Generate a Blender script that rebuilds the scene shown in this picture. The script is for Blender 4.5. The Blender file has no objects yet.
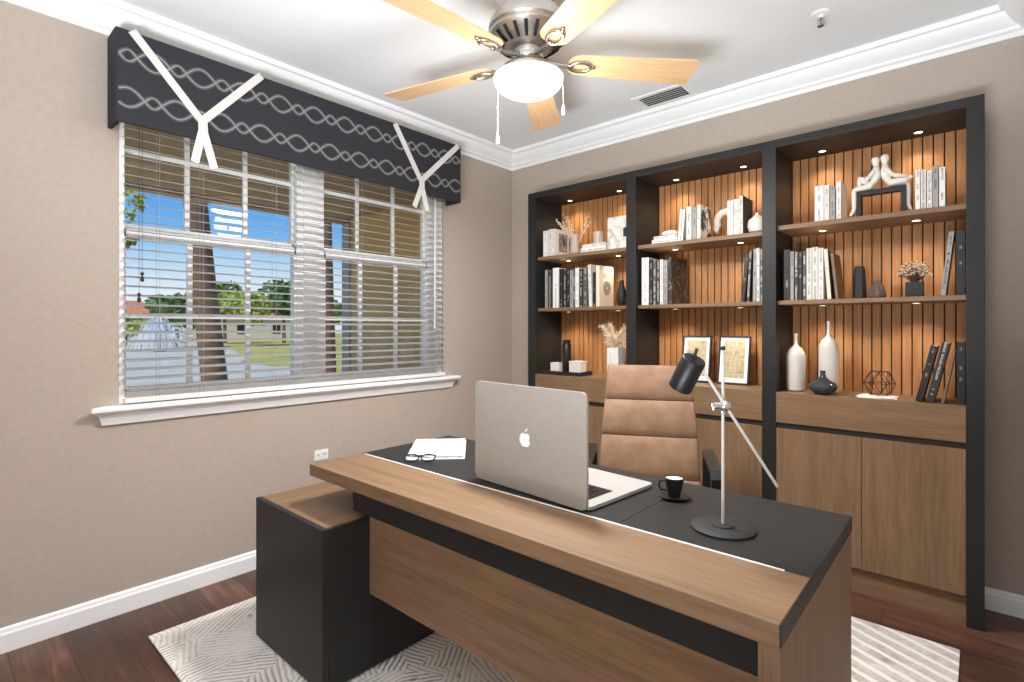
import bpy, bmesh, math, random
from mathutils import Vector, Matrix
R = math.radians
rnd = random.Random(7)
S = bpy.context.scene
COL = S.collection

# ------------------------------------------------------------ camera, sky, sun, big lights, exposure
cam_data = bpy.data.cameras.new('camera')
cam = bpy.data.objects.new('camera', cam_data); COL.objects.link(cam)
cam.location = (2.93, -3.29, 1.30)
cam.rotation_euler = (R(90), 0, math.atan(468/526))
cam_data.sensor_width = 36; cam_data.lens = 526/1024*36; cam_data.shift_y = -13/1024
cam_data.clip_start = 0.02; cam_data.clip_end = 400
S.camera = cam
vs = S.view_settings
vs.view_transform = 'Standard'; vs.look = 'None'; vs.gamma = 1; vs.use_curve_mapping = False
vs.exposure = 0.0
S.cycles.use_denoising = True
S.cycles.max_bounces = 8; S.cycles.diffuse_bounces = 5; S.cycles.glossy_bounces = 4
S.cycles.transparent_max_bounces = 12; S.cycles.sample_clamp_indirect = 6

def lin(h):
    h = h.lstrip('#'); out = []
    for i in (0, 2, 4):
        v = int(h[i:i+2], 16)/255
        out.append(v/12.92 if v <= .04045 else ((v+.055)/1.055)**2.4)
    return (*out, 1)

W = bpy.data.worlds.new('sky'); S.world = W; W.use_nodes = True
nt = W.node_tree; nt.nodes.clear()
o = nt.nodes.new('ShaderNodeOutputWorld'); bg = nt.nodes.new('ShaderNodeBackground')
tc = nt.nodes.new('ShaderNodeTexCoord'); sx = nt.nodes.new('ShaderNodeSeparateXYZ'); rp = nt.nodes.new('ShaderNodeValToRGB')
nt.links.new(tc.outputs['Generated'], sx.inputs[0]); nt.links.new(sx.outputs['Z'], rp.inputs[0])
e = rp.color_ramp.elements
e[0].position = 0.0; e[0].color = lin('#dfeaf6'); e[1].position = 1.0; e[1].color = lin('#2a6fc8')
for p_, c_ in ((.05, '#e9f4fd'), (.10, '#bfe0f8'), (.16, '#74b6f2'), (.23, '#4a98ea')):
    x = e.new(p_); x.color = lin(c_)
nt.links.new(rp.outputs[0], bg.inputs[0]); bg.inputs[1].default_value = 1.0; nt.links.new(bg.outputs[0], o.inputs[0])

def light(name, kind, loc, energy, color=(1, 1, 1), rot=(0, 0, 0), parent=None, **kw):
    d = bpy.data.lights.new(name, kind); d.energy = energy; d.color = color
    for k, v in kw.items(): setattr(d, k, v)
    l = bpy.data.objects.new(name, d); l.location = loc; l.rotation_euler = rot
    COL.objects.link(l)
    if parent: l.parent = parent
    return l
light('sun', 'SUN', (5, -5, 20), 3.4, (1, .95, .86), (R(40), 0, R(20)), angle=R(.5))
# unseen fill lights added behind the camera: one at right, one washing the ceiling
light('side_fill', 'AREA', (3.08, -3.75, 1.5), 4.5, (.94, .97, 1), (0, R(90), 0), shape='RECTANGLE', size=1.8, size_y=1.0)
light('ceiling_fill', 'AREA', (2.55, -4.12, .5), 82, (.87, .94, 1), (R(150), 0, R(12)), shape='RECTANGLE', size=1.0, size_y=.5, spread=R(110))

# ------------------------------------------------------------ materials
def mat(name, col, rough=.5, metal=0, emit=None, es=0, trans=0, ior=1.45, alpha=1, coat=0, spec=None):
    m = bpy.data.materials.new(name); m.use_nodes = True
    b = m.node_tree.nodes['Principled BSDF']
    b.inputs['Base Color'].default_value = lin(col) if isinstance(col, str) else (*col, 1)
    b.inputs['Roughness'].default_value = rough; b.inputs['Metallic'].default_value = metal
    b.inputs['IOR'].default_value = ior; b.inputs['Transmission Weight'].default_value = trans
    b.inputs['Alpha'].default_value = alpha; b.inputs['Coat Weight'].default_value = coat
    if spec is not None: b.inputs['Specular IOR Level'].default_value = spec
    if emit: b.inputs['Emission Color'].default_value = lin(emit); b.inputs['Emission Strength'].default_value = es
    return m
def N(m, t, **kw):
    n = m.node_tree.nodes.new(t)
    for k, v in kw.items():
        if k.startswith('_'): setattr(n, k[1:], v)
        else: n.inputs[k].default_value = v
    return n
def L(m, a, b): m.node_tree.links.new(a, b)
def BS(m): return m.node_tree.nodes['Principled BSDF']
def math_(m, op, a, b=None, c=None):
    n = N(m, 'ShaderNodeMath', _operation=op)
    for i, v in enumerate((a, b, c)):
        if v is None: continue
        if isinstance(v, (int, float)): n.inputs[i].default_value = v
        else: L(m, v, n.inputs[i])
    return n.outputs[0]
def ramp(m, fac, stops):
    n = N(m, 'ShaderNodeValToRGB'); el = n.color_ramp.elements
    el[0].position, el[0].color = stops[0][0], lin(stops[0][1]); el[1].position, el[1].color = stops[-1][0], lin(stops[-1][1])
    for p, c in stops[1:-1]:
        x = el.new(p); x.color = lin(c)
    L(m, fac, n.inputs[0]); return n.outputs[0]
def mapped(m, scale, coord='Object', rot=(0, 0, 0)):
    t = N(m, 'ShaderNodeTexCoord'); mp = N(m, 'ShaderNodeMapping', Scale=scale, Rotation=rot)
    L(m, t.outputs[coord], mp.inputs[0]); return mp.outputs[0]
def noise(m, vec, scale, detail=4, rough=.55, dist=0):
    n = N(m, 'ShaderNodeTexNoise', Scale=scale, Detail=detail, Roughness=rough, Distortion=dist); L(m, vec, n.inputs['Vector']); return n.outputs[0]
def bump(m, h, strength=.2, dist=.01):
    b = N(m, 'ShaderNodeBump', Strength=strength, Distance=dist); L(m, h, b.inputs['Height']); L(m, b.outputs[0], BS(m).inputs['Normal'])
def noisy(name, c1, c2, scale=20, rough=.6, st=(1, 1, 1), metal=0, lo=.35, hi=.65, bmp=0, **kw):
    m = mat(name, c1, rough, metal, **kw)
    f = noise(m, mapped(m, st), scale)
    L(m, ramp(m, f, [(lo, c1), (hi, c2)]), BS(m).inputs['Base Color'])
    if bmp: bump(m, f, bmp, .004)
    return m
def wood(name, axis, c1, c2, c3, rough=.5, island=0):
    m = mat(name, c1, rough)
    sc = [26, 26, 26]; sc[axis] = 1.6
    v = mapped(m, sc); f = noise(m, v, 1.0, 6, .6, .4)
    sc2 = [140, 140, 140]; sc2[axis] = 7
    f2 = noise(m, mapped(m, sc2), 1.0, 2)
    sc3 = [5, 5, 5]; sc3[axis] = 1.0
    f3 = noise(m, mapped(m, sc3), 1.0, 2)
    mix = math_(m, 'ADD', math_(m, 'ADD', math_(m, 'MULTIPLY', f, .42), math_(m, 'MULTIPLY', f2, .43)), math_(m, 'MULTIPLY', f3, .15))
    if island:
        g = N(m, 'ShaderNodeNewGeometry')
        mix = math_(m, 'ADD', mix, math_(m, 'MULTIPLY', math_(m, 'SUBTRACT', g.outputs['Random Per Island'], .5), island))
    L(m, ramp(m, mix, [(.34, c3), (.5, c1), (.66, c2)]), BS(m).inputs['Base Color'])
    return m

M = {}
M['wall'] = noisy('wall_paint', '#b7a99d', '#bcafa3', 40, .75, spec=.25)
M['ceiling'] = mat('ceiling_paint', '#f3f4f5', .8, spec=.2)
M['trim'] = mat('trim_paint', '#fafbfc', .4)
M['white'] = mat('white_enamel', '#f2f2f0', .35)
M['vinyl'] = mat('window_vinyl', '#f8f8f8', .35)
M['slat'] = mat('blind_slat', '#a6a7aa', .5)  # white slats greyed: their backlit darkening is put into the base colour
M['rail'] = mat('blind_rail', '#efefed', .45)
oak = ('#81654a', '#8e7156', '#70563e')
M['oakx'] = wood('oak_along_x', 0, *oak)
M['oakz'] = wood('oak_along_z', 2, *oak)
M['oaky'] = wood('oak_along_y', 1, *oak)
M['slatwood'] = wood('slat_wall_wood', 2, '#aa7748', '#b98656', '#96663b', .5, .10)
M['black'] = noisy('black_laminate', '#262626', '#2a2a2a', 60, .45, spec=.35)
M['groove'] = mat('groove_black', '#1c1715', .8)
M['strip'] = mat('dark_strip', '#2a2523', .5)
M['chrome'] = mat('brushed_chrome', '#d9d7d4', .22, 1)
M['nickel'] = noisy('brushed_nickel', '#a8a29c', '#c4bfba', 30, .3, (1, 1, 12), 1)
M['metalwhite'] = mat('satin_metal', '#cfccc8', .5, .2)
M['blacksatin'] = mat('black_satin', '#1d1d1e', .32)
M['blackmat'] = mat('black_matte', '#242425', .6)
M['glassdark'] = mat('screen', '#08080a', .12)
M['maple'] = wood('maple_blade', 0, '#dcb78c', '#e6c79e', '#cda578', .42)

# floor: long planks along X with darker seams
m = mat('floor_wood', '#5a3528', .36)
t = N(m, 'ShaderNodeTexCoord')
br = N(m, 'ShaderNodeTexBrick', _offset=.37, **{'Scale': 1, 'Brick Width': 1.3, 'Row Height': .17, 'Mortar Size': .0018, 'Mortar Smooth': .1, 'Bias': 0})
br.inputs['Color1'].default_value = (0, 0, 0, 1); br.inputs['Color2'].default_value = (1, 1, 1, 1); br.inputs['Mortar'].default_value = (.5, .5, .5, 1)
L(m, t.outputs['Object'], br.inputs['Vector'])
g = noise(m, mapped(m, (2.2, 24, 1)), 1.2, 6, .65, .8)
g2 = noise(m, mapped(m, (1, 3, 1)), 1.5, 3)
mx = math_(m, 'ADD', math_(m, 'MULTIPLY', g, .6), math_(m, 'ADD', math_(m, 'MULTIPLY', g2, .3), math_(m, 'MULTIPLY', br.outputs['Color'], .14)))
c = ramp(m, mx, [(.32, '#33201a'), (.52, '#54382c'), (.74, '#8a6048')])
mm = N(m, 'ShaderNodeMixRGB'); mm.inputs[2].default_value = lin('#2a1610'); L(m, br.outputs['Fac'], mm.inputs[0]); L(m, c, mm.inputs[1])
L(m, mm.outputs[0], BS(m).inputs['Base Color']); M['floor'] = m

# rug: patches of hatched strokes, each patch in its own direction
m = mat('rug_wool', '#cfc7bb', .95, spec=.1)
t = N(m, 'ShaderNodeTexCoord')
vo = N(m, 'ShaderNodeTexVoronoi', Scale=5.2, Randomness=.9); L(m, t.outputs['Object'], vo.inputs['Vector'])
sc = N(m, 'ShaderNodeSeparateColor'); L(m, vo.outputs['Color'], sc.inputs[0])
ang = math_(m, 'MULTIPLY', math_(m, 'FLOOR', math_(m, 'MULTIPLY', sc.outputs[0], 4.99)), math.pi/5)
xyz = N(m, 'ShaderNodeSeparateXYZ'); L(m, t.outputs['Object'], xyz.inputs[0])
far = math_(m, 'MULTIPLY', math_(m, 'GREATER_THAN', xyz.outputs[0], 2.05), math_(m, 'GREATER_THAN', xyz.outputs[1], 1.2))
mixa = N(m, 'ShaderNodeMix'); L(m, far, mixa.inputs[0]); L(m, ang, mixa.inputs[2]); mixa.inputs[3].default_value = 1.119
wob = noise(m, t.outputs['Object'], 14, 2)
proj = math_(m, 'ADD', math_(m, 'MULTIPLY', xyz.outputs[0], math_(m, 'COSINE', mixa.outputs[0])), math_(m, 'MULTIPLY', xyz.outputs[1], math_(m, 'SINE', mixa.outputs[0])))
st = math_(m, 'SINE', math_(m, 'ADD', math_(m, 'MULTIPLY', proj, math_(m, 'SUBTRACT', 300, math_(m, 'MULTIPLY', far, 205))), math_(m, 'MULTIPLY', wob, math_(m, 'SUBTRACT', 5.0, math_(m, 'MULTIPLY', far, 3.8)))))
patch = math_(m, 'ADD', math_(m, 'MULTIPLY', noise(m, t.outputs['Object'], 6, 2), .6), math_(m, 'MULTIPLY', noise(m, t.outputs['Object'], 60, 3), .4))
pk = math_(m, 'SUBTRACT', math_(m, 'MULTIPLY', math_(m, 'POWER', math_(m, 'MAXIMUM', st, 0.0), 2.0), 2.0), .55)
mixs = N(m, 'ShaderNodeMix'); L(m, far, mixs.inputs[0]); L(m, st, mixs.inputs[2]); L(m, pk, mixs.inputs[3]); st2 = mixs.outputs[0]
amp = math_(m, 'ADD', math_(m, 'ADD', math_(m, 'MULTIPLY', sc.outputs[1], .30), .16), math_(m, 'MULTIPLY', far, .22))
f = math_(m, 'ADD', math_(m, 'ADD', .5, math_(m, 'MULTIPLY', math_(m, 'MULTIPLY', st2, amp), .9)), math_(m, 'MULTIPLY', math_(m, 'SUBTRACT', patch, .5), 1.1))
spot = math_(m, 'MULTIPLY', math_(m, 'GREATER_THAN', noise(m, t.outputs['Object'], 9, 1), .70), math_(m, 'MULTIPLY', math_(m, 'SUBTRACT', 1, far), .30))
f = math_(m, 'SUBTRACT', f, spot)
L(m, ramp(m, f, [(-.0, '#8d857f'), (.12, '#b6aea5'), (.40, '#dedad4'), (.8, '#f3f0ec')]), BS(m).inputs['Base Color'])
bump(m, st, .18, .003); M['rug'] = m

M['valance'] = noisy('valance_fabric', '#343439', '#3b3b40', 300, .85, spec=.15)
M['thread'] = mat('valance_thread', '#989796', .7)
M['thread_dim'] = mat('valance_thread_dim', '#58585b', .8)
M['ribbon'] = mat('ribbon_satin', '#dedcda', .5)
M['leather'] = noisy('tan_suede', '#8c6e58', '#9d7f68', 14, .62, bmp=.12, spec=.25)
M['silver'] = noisy('laptop_aluminium', '#aaa39b', '#aea79f', 50, .42, metal=.25)
M['logo'] = mat('logo_white', '#f4f4f4', .3)
M['paper'] = mat('paper', '#f5f4f1', .7)
M['printed'] = m = mat('printed_paper', '#d6d6d5', .7)
f = noise(m, mapped(m, (60, 130, 1)), 1.0, 2)
L(m, ramp(m, f, [(.54, '#d8d8d7'), (.70, '#a9adae')]), BS(m).inputs['Base Color'])
M['coffee'] = mat('milk_foam', '#f0e2d2', .5)
M['ceramic'] = mat('white_ceramic', '#d9d5cd', .22)
M['plaster'] = noisy('white_plaster', '#dcd7d0', '#e6e2dc', 60, .7)
M['greyceramic'] = mat('dark_glazed_ceramic', '#3c4144', .10)
M['taupe'] = noisy('taupe_ceramic', '#5a4a42', '#6a5850', 20, .6)
M['glass'] = mat('frosted_glass', '#e3ddd3', .35, trans=.5, alpha=.75)
M['marble'] = m = mat('marble_paper', '#e2ddd5', .45)
f = noise(m, mapped(m, (1, 1, 1)), 11, 5, .6, 1.2)
L(m, ramp(m, f, [(.40, '#b9b4ae'), (.47, '#d8d3cc'), (.6, '#e8e4de')]), BS(m).inputs['Base Color'])
M['darkmarble'] = m = mat('dark_marble_paper', '#3a3733', .4)
f = noise(m, mapped(m, (1, 1, 1)), 4.5, 3, .5, 1.6)
L(m, ramp(m, f, [(.46, '#3c3834'), (.495, '#4b4640'), (.505, '#cdb08a'), (.515, '#4b4640'), (.56, '#393531')]), BS(m).inputs['Base Color'])
M['ornament'] = mat('ornament_ink', '#4a3a2c', .7)
M['dried'] = noisy('dried_stems', '#d6c2a5', '#ead9c2', 40, .9)
M['bloom'] = noisy('dried_blooms', '#d8cab8', '#b5a594', 60, .9)
M['sketch'] = m = mat('sketch_print', '#c9b78a', .7)
f = noise(m, mapped(m, (170, 1, 14)), 1, 2); f2 = noise(m, mapped(m, (9, 1, 120)), 1, 2)
L(m, ramp(m, math_(m, 'MAXIMUM', math_(m, 'MULTIPLY', f, 1.0), math_(m, 'MULTIPLY', f2, .96)), [(.50, '#c3b698'), (.62, '#a69876'), (.74, '#7d7052')]), BS(m).inputs['Base Color'])
M['lens'] = mat('downlight_lens', '#fff6e8', .4, emit='#fff3e0', es=4)
M['bowl'] = mat('glass_bowl', '#fff4e0', .4, emit='#ffeed2', es=2.2)

def book_mat(name, base, ink, dens=.5, rough=.5):
    """cover with small marks down the middle of the spine face (local y = 0)"""
    m = mat(name, base, rough)
    t = N(m, 'ShaderNodeTexCoord'); s = N(m, 'ShaderNodeSeparateXYZ'); L(m, t.outputs['Object'], s.inputs[0])
    oi = N(m, 'ShaderNodeObjectInfo')
    off = math_(m, 'MULTIPLY', oi.outputs['Random'], 40)
    cmb = N(m, 'ShaderNodeCombineXYZ'); L(m, math_(m, 'MULTIPLY', s.outputs[0], 420), cmb.inputs[0]); L(m, off, cmb.inputs[1]); L(m, math_(m, 'MULTIPLY', s.outputs[2], 340), cmb.inputs[2])
    gl = noise(m, cmb.outputs[0], 1.0, 1)
    cm2 = N(m, 'ShaderNodeCombineXYZ'); L(m, off, cm2.inputs[0]); L(m, math_(m, 'MULTIPLY', s.outputs[2], 22), cm2.inputs[2])
    gr = noise(m, cm2.outputs[0], 1.0, 1)
    a = math_(m, 'GREATER_THAN', gl, .5); b = math_(m, 'GREATER_THAN', gr, 1-dens)
    c = math_(m, 'LESS_THAN', math_(m, 'ABSOLUTE', s.outputs[0]), .0042)
    d = math_(m, 'LESS_THAN', s.outputs[1], .0012)
    f = math_(m, 'MULTIPLY', math_(m, 'MULTIPLY', a, b), math_(m, 'MULTIPLY', c, d))
    x = N(m, 'ShaderNodeMixRGB'); x.inputs[1].default_value = lin(base); x.inputs[2].default_value = lin(ink); L(m, f, x.inputs[0])
    L(m, x.outputs[0], BS(m).inputs['Base Color']); return m
BM = {'white': book_mat('book_white', '#e4e1dc', '#6e6b68'), 'offwhite': book_mat('book_offwhite', '#d6d1ca', '#77736f'),
      'grey': book_mat('book_grey', '#9b9895', '#3b3a3a'), 'dark': book_mat('book_dark', '#33312f', '#c9c6c1', .55),
      'black': book_mat('book_black', '#232222', '#a8a6a3', .4), 'cream': book_mat('book_cream', '#e0d3bf', '#8a7a66', .3),
      'brown': book_mat('book_brown', '#7d6350', '#c4b5a4', .3), 'charcoal': book_mat('book_charcoal', '#55524f', '#d5d2cc', .5),
      'marble': M['marble'], 'darkmarble': M['darkmarble']}

# exterior materials
M['stucco'] = noisy('tan_stucco', '#d8b98c', '#dfc195', 60, .9, spec=.1)
M['soffit'] = noisy('porch_soffit', '#b9a195', '#c2aa9e', 20, .9, spec=.1)
M['post'] = noisy('grey_post', '#b4b3b4', '#bdbcbd', 20, .8)
M['lawn'] = noisy('lawn_grass', '#a3a144', '#c8bd66', .35, .95, spec=.05)
M['mulch'] = noisy('mulch_bed', '#b5aa9a', '#c2b8a8', 8, .95)
M['lake'] = noisy('lake_water', '#c4c0a8', '#d0ccb8', .8, .7)
M['sand'] = noisy('shore_sand', '#cfc2a0', '#d8cdb0', 2, .95)
M['bark'] = noisy('palm_bark', '#6b5443', '#8a6c55', 5, .9, (1, 1, 6), bmp=.5)
M['leafa'] = noisy('leaf_green', '#5f8436', '#87a548', 3, .8)
M['leafb'] = noisy('leaf_deep', '#3f6a35', '#678c45', 3, .8)
M['leafc'] = noisy('leaf_yellowgreen', '#93a844', '#b0bb5c', 3, .8)
M['rooftile'] = noisy('orange_roof_tile', '#d3794e', '#e0906a', 4, .8)
M['housewall'] = mat('pale_house_wall', '#d9cfbf', .8)
M['spray'] = mat('fountain_spray', '#f4f8fb', .5, alpha=.42)
M['pane'] = m = bpy.data.materials.new('window_glass'); m.use_nodes = True; n_ = m.node_tree; n_.nodes.clear()
o = n_.nodes.new('ShaderNodeOutputMaterial'); mxs = n_.nodes.new('ShaderNodeMixShader'); tr = n_.nodes.new('ShaderNodeBsdfTransparent'); gl = n_.nodes.new('ShaderNodeBsdfGlossy'); fr = n_.nodes.new('ShaderNodeFresnel')
gl.inputs['Roughness'].default_value = .01; fr.inputs[0].default_value = 1.5
n_.links.new(fr.outputs[0], mxs.inputs[0]); n_.links.new(tr.outputs[0], mxs.inputs[1]); n_.links.new(gl.outputs[0], mxs.inputs[2]); n_.links.new(mxs.outputs[0], o.inputs[0])

# ------------------------------------------------------------ mesh helpers
class MB:
    def __init__(s): s.b = bmesh.new(); s.mi = 0
    def _tag(s, n0):
        s.b.faces.ensure_lookup_table()
        for f in s.b.faces[n0:]: f.material_index = s.mi
    def box(s, x0, x1, y0, y1, z0, z1, bev=0, seg=2, mtx=None):
        n0 = len(s.b.faces)
        mt = Matrix.Translation(((x0+x1)/2, (y0+y1)/2, (z0+z1)/2)) @ Matrix.Diagonal((abs(x1-x0), abs(y1-y0), abs(z1-z0), 1))
        if mtx is not None: mt = mtx @ mt
        r = bmesh.ops.create_cube(s.b, size=1, matrix=mt)
        if bev:
            ed = list({ed for v in r['verts'] for ed in v.link_edges})
            bmesh.ops.bevel(s.b, geom=ed, offset=bev, segments=seg, affect='EDGES', profile=.5)
        s._tag(n0); return s
    def lathe(s, prof, seg=32, mtx=None, cap=True):
        n0 = len(s.b.faces); rings = []
        for r, z in prof:
            if r < 1e-6: rings.append([s.b.verts.new((0, 0, z))])
            else: rings.append([s.b.verts.new((r*math.cos(2*math.pi*i/seg), r*math.sin(2*math.pi*i/seg), z)) for i in range(seg)])
        for a, b in zip(rings, rings[1:]):
            for i in range(seg):
                j = (i+1) % seg
                q = ([a[0]] if len(a) == 1 else [a[i], a[j]]) + ([b[0]] if len(b) == 1 else [b[j], b[i]])
                if len(q) > 2: s.b.faces.new(q)
        if cap:
            if len(rings[0]) > 1: s.b.faces.new(rings[0][::-1])
            if len(rings[-1]) > 1: s.b.faces.new(rings[-1])
        if mtx is not None: bmesh.ops.transform(s.b, matrix=mtx, verts=[v for g in rings for v in g])
        s._tag(n0); return s
    def tube(s, pts, rad, seg=8, closed=False):
        n0 = len(s.b.faces); pts = [Vector(p) for p in pts]; n = len(pts)
        rs = rad if isinstance(rad, (list, tuple)) else [rad]*n
        rings = []; up = None
        for i, p in enumerate(pts):
            a = pts[(i-1) % n] if (closed or i) else p; b = pts[(i+1) % n] if (closed or i < n-1) else p
            d = (b-a).normalized()
            if up is None:
                up = Vector((0, 0, 1)) if abs(d.z) < .9 else Vector((1, 0, 0))
            u = (up - d*up.dot(d)); u = u.normalized() if u.length > 1e-5 else d.orthogonal().normalized()
            w = d.cross(u); up = u
            rings.append([s.b.verts.new(p + (u*math.cos(2*math.pi*k/seg) + w*math.sin(2*math.pi*k/seg))*rs[i]) for k in range(seg)])
        pr = list(zip(rings, rings[1:])) + ([(rings[-1], rings[0])] if closed else [])
        for a, b in pr:
            for k in range(seg):
                j = (k+1) % seg; s.b.faces.new((a[k], a[j], b[j], b[k]))
        if not closed: s.b.faces.new(rings[0][::-1]); s.b.faces.new(rings[-1])
        s._tag(n0); return s
    def prism(s, poly, h0, h1, axis='z', bev=0, mtx=None):
        """polygon in the plane across axis, extruded from h0 to h1"""
        n0 = len(s.b.faces)
        def P(a, b, h): return {'z': (a, b, h), 'y': (a, h, b), 'x': (h, a, b)}[axis]
        A = [s.b.verts.new(P(a, b, h0)) for a, b in poly]; B = [s.b.verts.new(P(a, b, h1)) for a, b in poly]
        n = len(poly)
        fs = [s.b.faces.new(A[::-1]), s.b.faces.new(B)]
        fs += [s.b.faces.new((A[i], A[(i+1) % n], B[(i+1) % n], B[i])) for i in range(n)]
        if bev:
            ed = list({e_ for f in fs[:2] for e_ in f.edges})
            bmesh.ops.bevel(s.b, geom=ed, offset=bev, segments=2, affect='EDGES', profile=.5)
        if mtx is not None: bmesh.ops.transform(s.b, matrix=mtx, verts=list({v for v in A+B if v.is_valid} | set()))
        s._tag(n0); return s
    def loft(s, A, B):
        n0 = len(s.b.faces)
        a = [s.b.verts.new(p) for p in A]; b = [s.b.verts.new(p) for p in B]; n = len(A)
        for i in range(n):
            j = (i+1) % n; s.b.faces.new((a[i], a[j], b[j], b[i]))
        s.b.faces.new(a[::-1]); s.b.faces.new(b); s._tag(n0); return s
    def quad(s, *p):
        n0 = len(s.b.faces); s.b.faces.new([s.b.verts.new(q) for q in p]); s._tag(n0); return s
    def sphere(s, c, r, sc=(1, 1, 1), sub=2):
        n0 = len(s.b.faces)
        bmesh.ops.create_icosphere(s.b, subdivisions=sub, radius=r, matrix=Matrix.Translation(c) @ Matrix.Diagonal((*sc, 1))); s._tag(n0); return s
    def build(s, name, mats, parent=None, smooth=None, loc=None, rot=None):
        bmesh.ops.recalc_face_normals(s.b, faces=s.b.faces)
        me = bpy.data.meshes.new(name); s.b.to_mesh(me); s.b.free()
        for q in (mats if isinstance(mats, (list, tuple)) else [mats]): me.materials.append(q)
        ob = bpy.data.objects.new(name, me); COL.objects.link(ob)
        if parent: ob.parent = parent
        if loc is not None: ob.location = loc
        if rot is not None: ob.rotation_euler = rot
        if smooth is not None:
            for p in me.polygons: p.use_smooth = True
            me.set_sharp_from_angle(angle=R(smooth))
        return ob
def tag(ob, label, cat, group=None, kind=None):
    ob['label'] = label; ob['category'] = cat
    if group: ob['group'] = group
    if kind: ob['kind'] = kind
    return ob
def thing(name, label, cat, loc=(0, 0, 0), rotz=0, group=None):
    ob = bpy.data.objects.new(name, None); COL.objects.link(ob); ob.location = loc; ob.rotation_euler = (0, 0, rotz); ob.empty_display_size = .05
    return tag(ob, label, cat, group)
def struct(ob, label, cat):
    tag(ob, label, cat, kind='structure'); return ob

# ------------------------------------------------------------ the room
RX, RY, H = 3.095, -4.40, 2.74           # right wall, rear wall, ceiling
WY0, WY1, WZ0, WZ1 = -2.69, -.755, .945, 2.52   # window opening in the left wall
T = .15
struct(MB().box(-T, RX+T, RY-T, T, -.12, 0).build('floor', M['floor']), 'dark reddish-brown plank floor of the room', 'floor')
struct(MB().box(-T, RX+T, RY-T, T, H, H+.12).build('ceiling', M['ceiling']), 'smooth white ceiling above the fan', 'ceiling')
b = MB()
b.box(-T, 0, RY-T, WY0, 0, H).box(-T, 0, WY1, T, 0, H).box(-T, 0, WY0, WY1, 0, WZ0).box(-T, 0, WY0, WY1, WZ1, H)
struct(b.build('wall_left', M['wall']), 'taupe painted wall that holds the window', 'wall')
# the back wall has a shallow niche that takes the bookcase
NX0, NX1, NZ, ND = .412, 2.936, 2.288, .088
b = MB().box(0, NX0, 0, T, 0, H).box(NX1, RX+T, 0, T, 0, H).box(NX0, NX1, 0, T, NZ, H).box(NX0, NX1, ND, T, 0, NZ)
struct(b.build('wall_back', M['wall']), 'taupe painted wall behind the bookcase', 'wall')
struct(MB().box(RX, RX+T, RY-T, 0, 0, H).build('wall_right', M['wall']), 'taupe painted wall at the right end of the bookcase wall', 'wall')
struct(MB().box(0, RX, RY-T, RY, 0, H).build('wall_front', M['wall']), 'taupe painted wall behind the viewer', 'wall')

crown = [(0, 2.612), (.012, 2.612), (.016, 2.632), (.030, 2.640), (.034, 2.652), (.052, 2.668), (.074, 2.694), (.082, 2.712), (.098, 2.716), (.104, 2.728), (.104, H), (0, H)]
base = [(0, 0), (.016, 0), (.016, .072), (.011, .080), (.009, .090), (.004, .096), (0, .098)]
def run(profile, wall):
    b = MB()
    def at(d, z, end):
        if wall == 'left': return (d, RY+d if end == 0 else -d, z)
        if wall == 'back': return (d if end == 0 else RX-d, -d, z)
        if wall == 'right': return (RX-d, RY+d if end == 0 else -d, z)
        return (d if end == 0 else RX-d, RY+d, z)
    b.loft([at(d, z, 0) for d, z in profile], [at(d, z, 1) for d, z in profile]); return b
for i, w in enumerate(('left', 'back', 'right', 'front')):
    struct(run(crown, w).build('trim_%d' % (i+1), M['trim'], smooth=25), 'white crown moulding along the top of the %s wall' % w, 'moulding')
    if w == 'back':
        b = MB()
        for xa, xb in ((0, .4025), (2.9455, RX)): b.loft([(xa+(d if xa == 0 else 0), -d, z) for d, z in base], [(xb-(d if xb == RX else 0), -d, z) for d, z in base])
        struct(b.build('baseboard_back', M['trim']), 'white baseboard along the foot of the bookcase wall', 'baseboard')
    elif w != 'front':
        struct(run(base, w).build('baseboard_'+w, M['trim']), 'white baseboard along the foot of the %s wall' % w, 'baseboard')

# ------------------------------------------------------------ window, sill
win = bpy.data.objects.new('window_1', None); COL.objects.link(win); win.location = (0, -1.72, WZ0)
struct(win, 'white double window with grid panes on the left wall', 'window'); win['kind'] = 'structure'
wb = Matrix.Translation((0, 1.72, -WZ0))
def wbox(b, x0, x1, y0, y1, z0, z1, bev=0): return b.box(x0, x1, y0+1.72, y1+1.72, z0-WZ0, z1-WZ0, bev)
b = MB()
wbox(b, -.12, -.005, WY0, WY0+.022, WZ0, WZ1, .002); wbox(b, -.12, -.03, -.868, WY1, WZ0, WZ1, .002); wbox(b, -.03, -.012, -.80, WY1, WZ0, WZ1, .002)
wbox(b, -.12, -.03, WY0+.022, -.868, WZ0, 1.005, .003); wbox(b, -.12, -.03, WY0+.022, -.868, 2.485, WZ1, .003)
b.build('frame', M['vinyl'], win)
b = MB(); wbox(b, -.12, -.035, -1.838, -1.668, 1.005, 2.485, .004); wbox(b, -.035, -.026, -1.80, -1.71, 1.005, 2.485, .002); b.build('mullion', M['vinyl'], win)
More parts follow.
